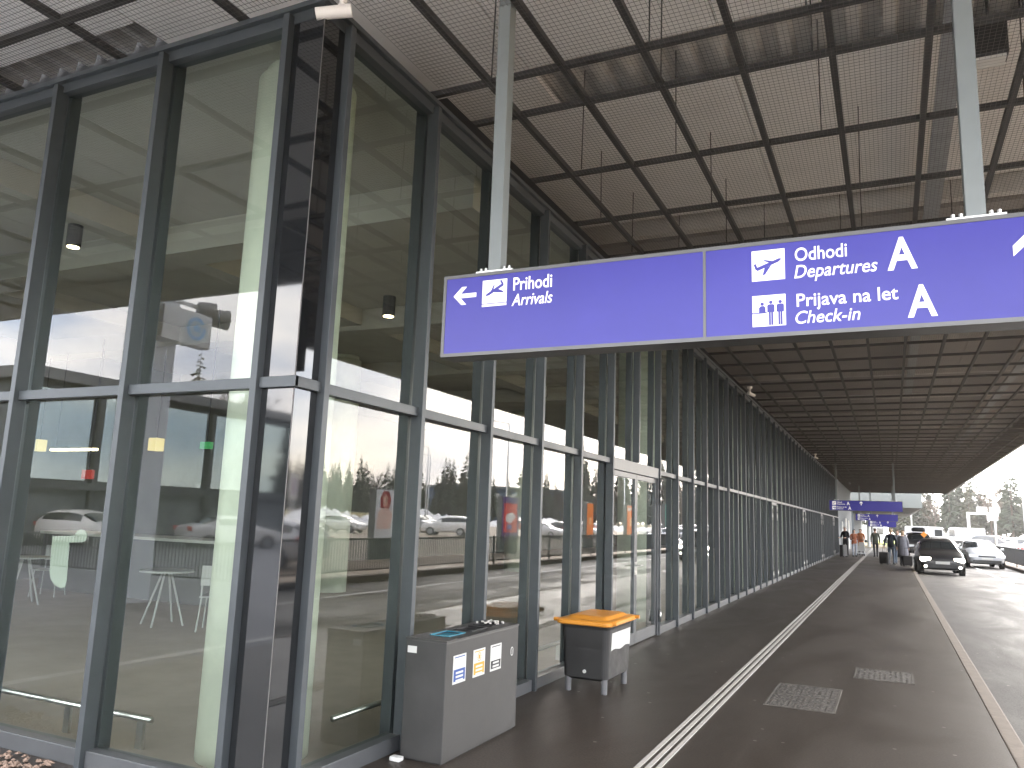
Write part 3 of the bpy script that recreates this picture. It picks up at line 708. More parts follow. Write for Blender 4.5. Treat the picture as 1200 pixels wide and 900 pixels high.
# ------------------------------------------------------------------ cars
def car_mesh(paint, kind):
    """returns dict of meshes split by part; front looks along -Y"""
    if kind == 'hatch':
        L, W, Hh = 4.0, 1.72, 1.50
        st = [(-2.00, .34, .56, .62, .60, .50), (-1.94, .24, .68, .76, .72, .60), (-1.70, .20, .80, .83, .86, .70), (-1.15, .20, .92, .86, .965, .74), (-.95, .20, .95, .86, .99, .74),
              (-.22, .20, .96, .86, 1.42, .60), (.30, .20, .97, .86, 1.50, .62), (1.10, .20, .99, .86, 1.47, .61), (1.62, .22, 1.02, .84, 1.40, .58), (1.90, .28, 1.02, .80, 1.02, .60), (2.0, .38, .70, .70, .72, .55)]
        ws, roof0, roof1, rear = 4, 5, 8, 8
    elif kind == 'sedan':
        L, W, Hh = 4.5, 1.78, 1.44
        st = [(-2.25, .34, .55, .64, .59, .50), (-2.18, .24, .66, .78, .70, .60), (-1.90, .20, .76, .85, .82, .70), (-1.20, .20, .88, .88, .94, .76), (-.98, .20, .92, .88, .97, .76),
              (-.20, .20, .93, .88, 1.37, .58), (.30, .20, .94, .88, 1.44, .60), (.95, .20, .95, .88, 1.40, .59), (1.62, .20, .97, .87, 1.03, .70), (2.15, .26, .98, .82, 1.01, .66), (2.25, .38, .70, .72, .74, .58)]
        ws, roof0, roof1, rear = 4, 5, 7, 7
    else:   # suv
        L, W, Hh = 4.6, 1.85, 1.72
        st = [(-2.30, .42, .70, .70, .76, .56), (-2.24, .32, .86, .84, .90, .66), (-1.95, .28, .98, .90, 1.02, .76), (-1.20, .28, 1.04, .92, 1.10, .80), (-1.00, .28, 1.06, .92, 1.13, .80),
              (-.35, .28, 1.08, .92, 1.64, .68), (.30, .28, 1.09, .92, 1.72, .70), (1.40, .28, 1.10, .92, 1.70, .69), (1.95, .30, 1.12, .90, 1.62, .66), (2.22, .34, 1.12, .86, 1.13, .68), (2.30, .46, .80, .78, .84, .62)]
        ws, roof0, roof1, rear = 4, 5, 8, 8
    bm = bmesh.new(); rows = []
    for (y, zb, bl, w, rf, wr) in st:
        half = [(0, zb), (w * .8, zb), (w * .97, zb + .07), (w, (zb + bl) / 2 + .02), (w * .985, bl), (w * .94, bl + .02 if rf > bl + .1 else bl + .012), (wr + .05 if rf > bl + .1 else w * .88, rf - .07 if rf > bl + .1 else bl + .022), (wr * .82, rf), (0, rf + .015)]
        ring = [(x, y, z) for x, z in half] + [(-x, y, z) for x, z in half[-2:0:-1]]
        rows.append([bm.verts.new(p) for p in ring])
    n = len(rows[0])
    for k in range(len(rows) - 1):
        for i in range(n):
            f = bm.faces.new((rows[k][i], rows[k][(i + 1) % n], rows[k + 1][(i + 1) % n], rows[k + 1][i]))
            side = i in (5, n - 6)
            if side and roof0 <= k < roof1: f.material_index = 1
            if k == ws and i in (6, 7, n - 8, n - 7): f.material_index = 1
            if k == rear and i in (6, 7, n - 8, n - 7): f.material_index = 1
    bm.faces.new(rows[0]); bm.faces.new(rows[-1][::-1])
    bmesh.ops.recalc_face_normals(bm, faces=bm.faces)
    me = bpy.data.meshes.new('car'); bm.to_mesh(me); bm.free()
    o = bpy.data.objects.new('tmp', me); C.objects.link(o)
    md = o.modifiers.new('s', 'SUBSURF'); md.levels = 2; md.render_levels = 2
    dg = bpy.context.evaluated_depsgraph_get(); ev = bpy.data.meshes.new_from_object(o.evaluated_get(dg)); bpy.data.objects.remove(o)
    out = []
    for mi in (0, 1):
        b2 = bmesh.new(); b2.from_mesh(ev); bmesh.ops.delete(b2, geom=[f for f in b2.faces if f.material_index != mi], context='FACES')
        for f in b2.faces: f.smooth = True; f.material_index = 0
        if mi == 1:
            for v in b2.verts: v.co += v.normal * .004
        m2 = bpy.data.meshes.new('body' if mi == 0 else 'window'); b2.to_mesh(m2); b2.free(); out.append(m2)
    return out, (L, W, Hh), st
CARM = {k: car_mesh(None, k) for k in ('hatch', 'sedan', 'suv')}
PAINT = {}
def paint(c):
    if c not in PAINT: PAINT[c] = mat('paint', c, .28, .15, coat=.6)
    return PAINT[c]
def mobj(name, me, m, parent):
    if not me.materials: me.materials.append(m)
    o = bpy.data.objects.new(name, me); C.objects.link(o); o.parent = parent
    o.material_slots[0].link = 'OBJECT'; o.material_slots[0].material = m
    return o
def car(label, kind, col, loc, rz=0, lit=False, group=None, detail=True, name=None, cat='car'):
    t = thing(name or 'parked_car', label, cat, loc, rz, group)
    (body, win), (L, W, Hh), st = CARM[kind]
    mobj('body', body, paint(col), t); mobj('window', win, M_carglass, t)
    yf, yr = -L / 2 + L * .205, L / 2 - L * .20; rw = .315 if kind != 'suv' else .36
    for sx in (-1, 1):
        for yw in (yf, yr):
            x0, x1 = (W / 2 - .20) * sx, (W / 2 + .012) * sx
            w = MB().tube((x0, yw, rw), (x1, yw, rw), rw, n=24).build('wheel', M_tyre, t)
            MB().tube((x1 + .002 * sx, yw, rw), (x1 + .012 * sx, yw, rw), rw * .64, n=16).build('rim', M_rim, w)
            if detail: MB().tube((x1 - .035 * sx, yw, rw + .02), (x1 - .02 * sx, yw, rw + .02), rw + .05, n=24).build('wheel_arch', M_dark, t)
    y0 = -L / 2; zl = st[1][2] - .03
    for sx in (-1, 1):
        b = MB(); cx = sx * W * .36
        b.add([(cx - .19 * 1, y0 + .02, zl - .09), (cx + .19, y0 + .02, zl - .09), (cx + .19, y0 + .02, zl + .06), (cx - .19, y0 + .02, zl + .06),
               (cx - .19, y0 + .30, zl - .09), (cx + .19, y0 + .34, zl - .09), (cx + .19, y0 + .34, zl + .10), (cx - .19, y0 + .30, zl + .08)],
              [(0, 1, 2, 3), (7, 6, 5, 4), (1, 5, 6, 2), (4, 0, 3, 7), (3, 2, 6, 7), (0, 4, 5, 1)])
        b.build('headlight', M_headlamp if lit else M_lamp_off, t, bevel=.03)
        if detail:
            MB().box(sx * W * .5 - .02 + sx * .10 - .08, sx * W * .5 + sx * .10 + .08 - .02, -.98 + .2, -.98 + .30, st[4][2] + .0, st[4][2] + .13).build('mirror', paint(col), t, bevel=.03)
        b = MB(); b.box(sx * W * .40 - .12, sx * W * .40 + .12, L / 2 - .14, L / 2 - .01, st[-2][2] - .20, st[-2][2] - .03); b.build('tail_light', MATS.get('tail lamp') or mat('tail lamp', (.35, .02, .02), .25), t, bevel=.02)
    if detail:
        b = MB(); b.box(-W * .22, W * .22, y0 - .005, y0 + .1, zl - .06, zl + .02); b.box(-W * .36, W * .36, y0 + .0, y0 + .12, zl - .36, zl - .20); b.build('grille', M_dark, t, bevel=.015)
        MB().box(-.26, .26, y0 - .022, y0 - .006, zl - .19, zl - .08).build('number_plate', M_plate, t)
        if lit:
            for sx in (-1, 1): MB().tube((sx * W * .37, y0 + .0, zl - .30), (sx * W * .37, y0 + .04, zl - .30), .05, n=12).build('fog_light', M_headlamp, t)
    return t
RZ = -.10
car('black hatchback with lit headlights driving towards the camera beside the kerb', 'hatch', (.018, .018, .02), (1.83, 40.0, RZ), R(2), True, name='car', detail=True)
car('silver sedan behind the black hatchback near the far kerb', 'sedan', (.30, .315, .33), (4.30, 50.5, RZ), R(4), False, name='car')
car('dark off-road car with a roof box standing by the pavement beyond the people', 'suv', (.03, .03, .033), (1.75, 63.0, RZ), R(3), False, name='car')
t = thing('roof_box', 'black roof box on top of the dark off-road car', 'roof box', (1.75, 63.2, 1.66)); loft([rr(.36, .85, .1, 0), rr(.42, .95, .15, .10), rr(.40, .9, .15, .24), rr(.30, .75, .12, .30)]).build('shell', M_dark, t, bevel=.01)
car('white car just right of the dark off-road car', 'hatch', (.46, .465, .47), (3.1, 62, RZ), R(8), False, name='car')
cols = [(.46, .465, .47), (.45, .46, .48), (.03, .03, .035), (.12, .13, .15), (.25, .26, .28), (.70, .70, .68), (.30, .04, .03), (.05, .09, .2)]
G = 'cars parked in the lot beyond the railing'
seen = [  # cars that the photograph shows, directly or mirrored in the glass
    ('white off-road car parked side-on beyond the railing, mirrored in the second pane', 'suv', (.70, .70, .68), (28.5, 61, -.15), R(75)),
    ('silver estate parked close behind the railing, mirrored in the first pane', 'hatch', (.45, .46, .48), (11.5, 20.0, -.15), R(95)),
    ('white hatchback at the end of the first parking row under the gantry sign', 'hatch', (.46, .465, .47), (12.6, 101, -.15), R(88)),
]
for l, k, c, p, rz in seen: car(l, k, c, p, rz, group=G, detail=False)
n = 0
for x, ys in ((9.5, range(64, 150, 9)), (15.5, range(84, 165, 8)), (23, range(70, 165, 10)), (36, range(20, 120, 12)), (46, range(30, 120, 14))):
    for y in ys:
        if random.random() < .2: continue
        k = random.choice(('hatch', 'hatch', 'sedan', 'suv')); c = random.choice(cols)
        nm = {cols[0]: 'white', cols[1]: 'silver', cols[2]: 'black', cols[3]: 'dark grey', cols[4]: 'grey', cols[5]: 'white', cols[6]: 'dark red', cols[7]: 'dark blue'}[c]
        car(f'{nm} {dict(hatch="hatchback", sedan="sedan", suv="off-road car")[k]} among the parked cars in the lot beyond the railing', k, c, (x + random.uniform(-.4, .4), y + random.uniform(-.5, .5), -.15), R(90 + random.uniform(-6, 6)) * random.choice((1, -1)), group=G, detail=False)
for i, (x, y) in enumerate(((-26, -19), (-20.5, -21), (-15.5, -22), (-22, -28), (-17, -30), (-28.5, -14))):
    c = cols[i]; nm = ['white', 'silver', 'black', 'dark grey', 'grey', 'pale white'][i]
    car(f'{nm} car parked behind the side fence, mirrored in the end wall glass', 'hatch' if i % 2 else 'sedan', c, (x, y, -.15), R(20 + 30 * (i % 3)), group='cars parked behind the side fence', detail=False)
# white vans and a bus beyond the road
def van(label, loc, L, H, rz, group):
    t = thing('delivery_van', label, 'van', loc, rz, group)
    W = 1.0
    prof = [(-L / 2, .4), (-L / 2, 1.0), (-L / 2 + .75, 1.25), (-L / 2 + 1.35, H - .1), (-L / 2 + 1.7, H), (L / 2 - .1, H), (L / 2, H - .15), (L / 2, .4)]
    MB().poly([(-W, y, z) for y, z in prof], (2 * W, 0, 0)).build('body', paint((.34, .35, .36)), t, bevel=.06, fix=True)
    for s in (-1, 1):
        MB().box(s * (W + .003) - .004, s * (W + .003) + .004, -L / 2 + 1.25, -L / 2 + 2.1, 1.25, H - .35).build('window', M_carglass, t)
        for y in (-L / 2 + .95, L / 2 - 1.0): MB().tube((s * (W - .2), y, .35), (s * (W + .015), y, .35), .35, n=20).build('wheel', M_tyre, t)
    b = MB(); b.hexa([(-W + .1, -L / 2 + .74, 1.26), (W - .1, -L / 2 + .74, 1.26), (W - .1, -L / 2 + .80, 1.26), (-W + .1, -L / 2 + .80, 1.26)], [(-W + .15, -L / 2 + 1.27, H - .2), (W - .15, -L / 2 + 1.27, H - .2), (W - .15, -L / 2 + 1.37, H - .2), (-W + .15, -L / 2 + 1.37, H - .2)]); b.build('windscreen', M_carglass, t)
van('white delivery van parked beyond the end of the canopy road', (4.6, 118, -.15), 5.6, 2.5, R(80), 'white vans beyond the road')
van('long white van beside the delivery van beyond the canopy road', (10.5, 150, -.15), 6.4, 2.7, R(-88), 'white vans beyond the road')
van('white van farthest left beyond the canopy end', (-2.0, 126, -.15), 5.4, 2.5, R(70), 'white vans beyond the road')

# ------------------------------------------------------------------ people
def person(label, loc, rz, cloth, trousers, hair, h=1.75, pose='walk', arms=(0, 0), coat=None, hairlen=0.0, front=False, group=None):
    t = thing('person', label, 'person', loc, rz, group)
    s = h / 1.75
    st = .17 if pose == 'walk' else .03
    V = []; E = []; Rr = []; lab = []
    def v(p, r, l): V.append(Vector(p) * s); Rr.append((r[0] * s, r[1] * s) if isinstance(r, tuple) else (r * s, r * s)); lab.append(l); return len(V) - 1
    def e(a, b): E.append((a, b))
    pel = v((0, 0, .94), (.16, .12), 't'); sp = v((0, .0, 1.12), (.15, .11), 'c'); ch = v((0, .0, 1.32), (.185, .125), 'c'); nb = v((0, .0, 1.45), (.085, .075), 'c')
    nk = v((0, .015, 1.51), (.055, .055), 's'); hb = v((0, .03, 1.575), (.068, .08), 's'); hm = v((0, .03, 1.65), (.078, .095), 's'); ht = v((0, .015, 1.72), (.06, .075), 'h')
    for a, b in ((pel, sp), (sp, ch), (ch, nb), (nb, nk), (nk, hb), (hb, hm), (hm, ht)): e(a, b)
    ns = v((0, .125, 1.625), .014, 's'); e(hm, ns)
    for k, sd in enumerate((-1, 1)):
        ar = arms[k]
        sh = v((sd * .185, 0, 1.40), (.07, .07), 'c'); e(nb, sh)
        if ar == 'front':
            el = v((sd * .25, .04, 1.13), .052, 'c'); wr = v((sd * .18, .27, 1.10), .038, 'c'); hd = v((sd * .16, .35, 1.10), (.036, .02), 's'); dr = Vector((0, 1, -.15))
        elif ar == 'out':
            el = v((sd * .27, -.06, 1.14), .052, 'c'); wr = v((sd * .30, -.10, .90), .038, 'c'); hd = v((sd * .30, -.11, .82), (.022, .04), 's'); dr = Vector((0, -.1, -1))
        else:
            sw = .13 * (1 if (sd > 0) == (pose == 'walk') else -1) if pose == 'walk' else .02
            el = v((sd * .245, sw * .3, 1.13), .052, 'c'); wr = v((sd * .25, sw + .03, .90), .038, 'c'); hd = v((sd * .245, sw + .05, .815), (.022, .04), 's'); dr = Vector((0, .15, -1))
        e(sh, el); e(el, wr); e(wr, hd)
        sidev = dr.cross(Vector((sd, 0, 0))).normalized() if abs(dr.z) > .5 else Vector((1, 0, 0))
        base = V[hd] / s
        for q in range(4):
            ln = (.065, .08, .085, .07)[q]
            f1 = v(base + sidev * (.018 * (q - 1.5)) + dr * .045, .0085, 's'); f2 = v(base + sidev * (.020 * (q - 1.5)) + dr * (.045 + ln * .6) + Vector((-sd * .01, 0, 0)), .0075, 's'); e(hd, f1); e(f1, f2)
        th = v(base + sidev * .05 + dr * .02, .010, 's'); e(wr, th)
        ly = st * (1 if sd > 0 else -1)
        hp = v((sd * .095, 0, .86), (.095, .10), 't'); kn = v((sd * .10, ly * .6 + .02, .50), (.062, .066), 't'); an = v((sd * .10, ly - (.04 if ly < 0 else 0), .11 + (.05 if ly < -.1 else 0)), .042, 't'); to = v((sd * .115, ly + .12, .035), (.045, .033), 'b'); hl = v((sd * .10, ly - .05, .04 + (.06 if ly < -.1 else 0)), (.04, .036), 'b')
        e(pel, hp); e(hp, kn); e(kn, an); e(an, to); e(an, hl)
    me = bpy.data.meshes.new('p'); me.from_pydata(V, E, [])
    o = bpy.data.objects.new('tmp', me); C.objects.link(o); o.modifiers.new('k', 'SKIN'); sm = o.modifiers.new('s', 'SUBSURF'); sm.levels = 1; sm.render_levels = 1
    for i, d in enumerate(me.skin_vertices[0].data): d.radius = Rr[i]; d.use_root = (i == 0)
    dg = bpy.context.evaluated_depsgraph_get(); ev = bpy.data.meshes.new_from_object(o.evaluated_get(dg)); bpy.data.objects.remove(o)
    ml = {'c': 0, 't': 1, 's': 2, 'h': 3, 'b': 4}
    for m in (cloth, trousers, M_skin, hair, M_dark): ev.materials.append(m)
    segs = [(V[a], V[b], lab[b] if lab[a] != 'c' or lab[b] in 'cs' else 'c') for a, b in E]
    zm = min(q.co.z for q in ev.vertices)
    for p in ev.polygons:
        c = p.center; best = None; bl = 't'
        for a, b, l in segs:
            ab = b - a; u = max(0, min(1, (c - a).dot(ab) / max(1e-9, ab.length_squared))); d = (a + ab * u - c).length_squared
            if best is None or d < best: best, bl = d, l
        zz = c.z / s
        if bl in 'tc' and .84 < zz < 1.0 and abs(c.x) < .22 * s: bl = 'c'
        if zz > 1.58 and abs(c.x) < .14 * s and (c.y < .035 * s or zz > 1.69): bl = 'h'
        p.material_index = ml[bl]; p.use_smooth = True
    for q in ev.vertices: q.co.z -= zm
    ob = bpy.data.objects.new('body', ev); C.objects.link(ob); ob.parent = t
    # hair as its own shell
    rings = []
    for zz, r_, yo in ((1.585 - hairlen, .070, -.035), (1.63, .098, -.012), (1.69, .100, -.0), (1.735, .075, .008), (1.76, .03, .01)):
        rings.append([(r_ * .92 * s * math.cos(k * .5236), (yo + min(.075, r_ * 1.05 * math.sin(k * .5236) if math.sin(k * .5236) < 0 else r_ * .55 * math.sin(k * .5236) if zz < 1.68 else r_ * math.sin(k * .5236))) * s, zz * s - zm) for k in range(12)])
    loft(rings).build('hair', hair, t, smooth=True)
    if coat:
        hw = [(1.40, .20, .13), (1.20, .20, .15), (.95, .22, .17), (.60, .25, .20), (coat, .27, .22)]
        loft([[(a * s * math.cos(k * .3927), b_ * s * math.sin(k * .3927), z * s) for k in range(16)] for z, a, b_ in hw[::-1]]).build('coat', cloth, t, smooth=True)
    return t
def cl(n, c): return mat(n, c, .85, var=.2, scale=9, bump=.2, bscale=60)
Mc = {k: cl('cloth ' + k, c) for k, c in dict(green=(.045, .05, .035), black=(.018, .018, .02), grey=(.17, .17, .19), jeans=(.11, .15, .20), rust=(.26, .085, .04), paleblue=(.30, .32, .36), orange=(.38, .13, .05), darkblue=(.03, .035, .05)).items()}
Mh = {k: mat('hair ' + k, c, .7) for k, c in dict(white=(.6, .58, .55), brown=(.10, .06, .04), dark=(.03, .025, .02), fair=(.28, .2, .12)).items()}
person('person in a dark green coat walking away along the tactile strip', (-.90, 55.5, 0), R(8), Mc['green'], Mc['black'], Mh['brown'], 1.80)
person('person with a dark jacket and jeans holding a suitcase, seen from behind', (-.02, 44.2, 0), R(-25), Mc['darkblue'], Mc['jeans'], Mh['fair'], 1.78, 'stand', ('out', 0))
person('person in a long grey coat standing at the kerb', (.50, 43.6, 0), R(-10), Mc['grey'], Mc['black'], Mh['fair'], 1.70, 'stand', (0, 0), coat=.42, hairlen=.04)
person('person in a pale jacket half hidden behind the long grey coat', (.30, 45.2, 0), R(160), Mc['paleblue'], Mc['jeans'], Mh['brown'], 1.74, 'stand')
person('white-haired person in black clothes beside the facade', (-2.52, 53.0, 0), R(150), Mc['black'], Mc['black'], Mh['white'], 1.84, 'stand', ('front', 'front'))
person('person in a rust jacket with pale jeans beside the white-haired person', (-2.05, 53.4, 0), R(200), Mc['rust'], Mc['paleblue'], Mh['dark'], 1.68, 'stand', (0, 'front'), hairlen=.1)
person('person in an orange jacket behind the white luggage cart', (-1.80, 57.2, 0), R(175), Mc['orange'], Mc['darkblue'], Mh['brown'], 1.72, 'stand', ('front', 'front'))
def suitcase(label, loc, rz, c, h=.62):
    t = thing('suitcase', label, 'suitcase', loc, rz, 'suitcases on the pavement')
    loft([rr(.21, .12, .05, .05), rr(.22, .13, .05, .08), rr(.22, .13, .05, h - .03), rr(.20, .11, .05, h)]).build('shell', c, t, bevel=.01)
    for x in (-.15, .15):
        for y in (-.08, .08): MB().tube((x - .012, y, .03), (x + .012, y, .03), .03, n=12).build('wheel', M_tyre, t)
    b = MB(); b.tube((-.09, .05, h), (-.09, .05, h + .36), .009).tube((.09, .05, h), (.09, .05, h + .36), .009).tube((-.10, .05, h + .36), (.10, .05, h + .36), .014); b.build('handle', M_dark, t)
suitcase('black suitcase in the hand of the person in jeans', (-.34, 44.1, 0), R(-20), M_dark, .60)
suitcase('black suitcase on the ground beside the person in the long grey coat', (.66, 43.2, 0), R(10), M_dark, .50)
suitcase('large black suitcase beside the white-haired person', (-2.62, 52.2, 0), R(60), M_dark, .72)
t = thing('luggage_cart', 'white luggage cart standing before the person in the orange jacket', 'cart', (-1.80, 56.4, 0))
MB().box(-.26, .26, -.35, .35, .16, .19).build('platform', M_pales, t); MB().box(-.24, .24, -.03, .03, .30, .86).build('panel', M_sticker, t, bevel=.01)
for x in (-.22, .22):
    MB().tube((x, .30, .19), (x, .36, 1.0), .015).build('frame', M_steel, t)
    for y in (-.28, .28): MB().tube((x - .02, y, .075), (x + .02, y, .075), .075, n=14).build('wheel', M_tyre, t)
b = MB(); b.tube((-.24, .36, 1.0), (.24, .36, 1.0), .017); b.build('handle', M_dark, t)
t = thing('warning_sign', 'small orange warning sign on a post behind the black hatchback', 'sign', (1.55, 47, -.1))
MB().tube((0, 0, 0), (0, 0, 1.5), .03).build('post', M_rail, t); MB().poly([(  .16 * math.sin(a * 1.571), -.02, 1.62 + .16 * math.cos(a * 1.571)) for a in range(4)], (0, -.02, 0)).build('face', Mc['orange'] if False else mat('orange sign face', (.85, .30, .03), .5), t)

# ------------------------------------------------------------------ railing along the far kerb
def railing(label, p0, p1, n):
    """picket railing split in bays, each a thing"""
    d = (Vector(p1) - Vector(p0)) / n; L = d.length; rz = math.atan2(d.y, d.x)
    proto = None
    for k in range(n):
        p = Vector(p0) + d * k
        if proto is None:
            t = thing('railing', label, 'railing', p, rz, label.replace('section of ', '') + 's')
            b = MB(); b.box(0, L, -.02, .02, .88, .93); b.box(0, L, -.015, .015, .10, .14)
            i = .06
            while i < L: b.box(i - .009, i + .009, -.014, .014, .141, .879); i += .11
            b.build('pickets', M_rail, t)
            MB().box(-.03, .03, -.03, .03, -.05, .95).build('post', M_rail, t)
            proto = t
        else:
            c = copy_tree(proto); c.location = p
railing('section of dark picket railing on the far side of the road', (5.95, -40, .04), (5.95, 130, .04), 34)
railing('section of dark picket fence beside the side road', (-34, -6.2, -.1), (-12.9, -6.2, -.1), 5)

# ------------------------------------------------------------------ sign pylon beside the end wall
py = thing('sign_pylon', 'pale pylon with a small blue arrow sign, mirrored in the end wall glass', 'pylon', (-12.2, -2.6, -.1))
b = MB(); b.box(-.25, .05, -.46, .46, 0, 9); b.build('column', mat('pylon column', (.72, .77, .82), .5, var=.04, scale=1), py, bevel=.03)
b = MB(); b.box(.10, .34, -1.0, .15, 4.75, 5.40); sb = b.build('sign_box', M_pales, py, bevel=.02)
b = MB(); cy, cz = -.62, 5.08
for k in range(28):
    a0, a1 = k * 2 * math.pi / 28, (k + 1) * 2 * math.pi / 28
    if 10 < k < 13: continue
    b.poly([(.343, cy + r * math.cos(a), cz + r * math.sin(a)) for r, a in ((.16, a0), (.22, a0), (.22, a1), (.16, a1))], (.006, 0, 0))
b.poly([(.343, cy - .10, cz - .05), (.343, cy + .06, cz - .05), (.343, cy + .06, cz + .03), (.343, cy + .0, cz + .10), (.343, cy - .10, cz + .03)], (.006, 0, 0))
b.build('emblem', mat('emblem blue', (.08, .36, .72), .4), sb)
for y, z in ((-.95, 5.52), (-1.32, 5.46)): MB().tube((.1, y + .12, z), (.25, y - .16, z), .17, .20, n=18).build('floodlight_drum', MATS['pale painted steel'] if False else mat('drum grey', (.22, .22, .22), .5, .3), py)
b = MB(); b.box(.05, .10, -1.5, .2, 5.55, 5.62); b.build('bracket', M_pales, py)

# ------------------------------------------------------------------ glazed building across the side road
ob = thing('old_terminal', 'low flat roofed glazed building across the side road, mirrored in the end wall', 'building', (-30, -12, -.2))
MB().box(-12, -.3, -50, 0, 0, 6.6).build('wall', M_annex, ob); MB().box(-12.4, .3, -50.4, .4, 6.601, 7.05).build('roof', M_fascia, ob)
mb_ = mat('coated window glass', (.52, .60, .58), .05, metal=1.0)
for k in range(16):
    MB().box(-.299, -.2, -3.1 * k - 2.75, -3.1 * k - .25, 2.7, 6.3).build('window', mb_, ob)
for k in range(17): MB().box(-.299, -.05, -3.1 * k - .12, -3.1 * k + .12, 0, 6.6).build('mullion', M_fin, ob)
MB().box(-.299, .05, -50, 0, 2.3, 2.6).build('band', M_fin, ob)

# ------------------------------------------------------------------ advertising columns, billboards, far structures
def ad_column(label, X, Y, w, z0, z1, ztop, cols_, rz, group='advertising light boxes beyond the railing'):
    t = thing('advert_column', label, 'advert', (X, Y, -.16), rz, group)
    MB().box(-w / 2 - .06, w / 2 + .06, -.10, .10, 0, z0).build('base', M_dark, t)
    MB().box(-w / 2 - .05, w / 2 + .05, -.14, .14, z0 + .001, ztop).build('case', M_signframe, t, bevel=.02)
    b = MB(); N = len(cols_); H = ztop - z0 - .1
    ms = []
    for i, (c, shape) in enumerate(cols_):
        m = mat('poster', c, .5, emit=c, es=.10); ms.append(m)
        if shape is None: b.box(-w / 2, w / 2, .1405, .1435, z0 + .05, ztop - .05, i)
        else: b.poly([(w * (p[0] - .5), .1436 + .0012 * i, z0 + .05 + H * p[1]) for p in shape], (0, .001, 0), i)
    b.build('poster', ms, t)
    return t
DR = R(90)
woman = [((.75, .78, .80), None), ((.35, .03, .03), [(.25, .62), (.75, .62), (.82, .80), (.68, .97), (.40, .98), (.22, .84)]), ((.72, .45, .36), [(.38, .66), (.62, .66), (.64, .84), (.52, .90), (.38, .84)]), ((.80, .55, .48), [(.08, .20), (.85, .20), (.92, .5), (.70, .62), (.30, .62), (.12, .5)])]
ad_column('tall pale poster with a red patch above a pink one, beyond the railing', 11.6, 26.3, 1.25, .75, 1, 2.75, woman, DR)
ad_column('purple framed poster with red and white shapes beyond the railing', 11.2, 37.0, 1.9, .6, 1, 2.85, [((.10, .06, .22), None), ((.62, .05, .05), [(.08, .18), (.92, .18), (.92, .86), (.08, .86)]), ((.75, .72, .72), [(.2, .45), (.5, .38), (.85, .55), (.6, .66), (.25, .6)]), ((.08, .10, .35), [(.3, .25), (.6, .25), (.6, .36), (.3, .36)])], DR)
ad_column('slim orange poster column beyond the railing', 11.0, 48.5, 1.2, .6, 1, 2.9, [((.80, .22, .03), None), ((.85, .45, .2), [(.3, .4), (.7, .4), (.7, .6), (.3, .6)])], DR)
ad_column('wide orange poster column with a pale spot beyond the railing', 11.0, 57.5, 2.6, .8, 1, 3.0, [((.80, .20, .03), None), ((.85, .55, .3), [(.25, .3), (.55, .3), (.6, .55), (.3, .6)]), ((.75, .7, .65), [(.05, .8), (.4, .84), (.4, .93), (.05, .92)])], DR)
ad_column('green poster column beyond the railing', 11.0, 69.0, 3.0, .8, 1, 3.4, [((.02, .32, .22), None), ((.10, .45, .34), [(.2, .2), (.8, .2), (.8, .4), (.2, .4)])], DR)
t = thing('billboard', 'small white billboard on two posts before the far trees', 'billboard', (66, 84, -.2), R(60))
MB().box(-2.6, 2.6, -.1, .1, 3.2, 6.6).build('board', M_sticker, t); MB().box(-.9, .9, .101, .12, 3.8, 6.0).build('picture', mat('billboard violet', (.22, .12, .28), .6), t)
for x in (-1.2, 1.2): MB().tube((x, 0, 0), (x, 0, 3.2), .12).build('post', M_pales, t)
t = thing('blue_hall', 'long low dark blue hall with pale shapes beyond the parking lot', 'building', (120, 246, -.2), R(-57))
MB().box(-26, 17, -12, 12, 0, 11).build('wall', mat('blue cladding', (.03, .07, .16), .6, var=.08, scale=.3), t); MB().box(-27, 18, -13, 13, 11.01, 11.8).build('roof', M_annex, t)
b = MB()
for k, x in enumerate((-16, -7, 2)):
    b.box(x, x + 1.6, -12.2, -12.05, 4.5, 9.5); b.box(x + 1.61, x + 5.5, -12.2, -12.05, 8.0, 9.5); b.box(x + 4.0, x + 5.5, -12.2, -12.05, 6.0, 7.99)
b.build('pale_band', M_sticker, t)
# canopy annex beyond the end of the main canopy
an = thing('annex_canopy', 'grey lower canopy block beyond the end of the long canopy', 'canopy', (0, 84, 0))
b = MB(); b.hexa([(-3.6, 3, 3.35), (1.75, 3, 3.35), (1.75, 26, 3.35), (-3.6, 26, 3.35)], [(-3.6, 0, 3.86), (2.75, 0, 3.86), (2.75, 26, 3.86), (-3.6, 26, 3.86)]); b.build('soffit', M_fascia, an)
MB().box(-3.6, 2.75, 0, 26, 3.862, 5.35).build('fascia', mat('annex fascia', (.16, .175, .17), .6), an)
MB().box(-3.6, -3.25, 1, 26, 0, 3.349).build('wall', M_annex, an)
for y in (4, 22): MB().tube((-2.0, y, 0), (-2.0, y, 3.349), .16, n=16).build('post', M_pales, an)

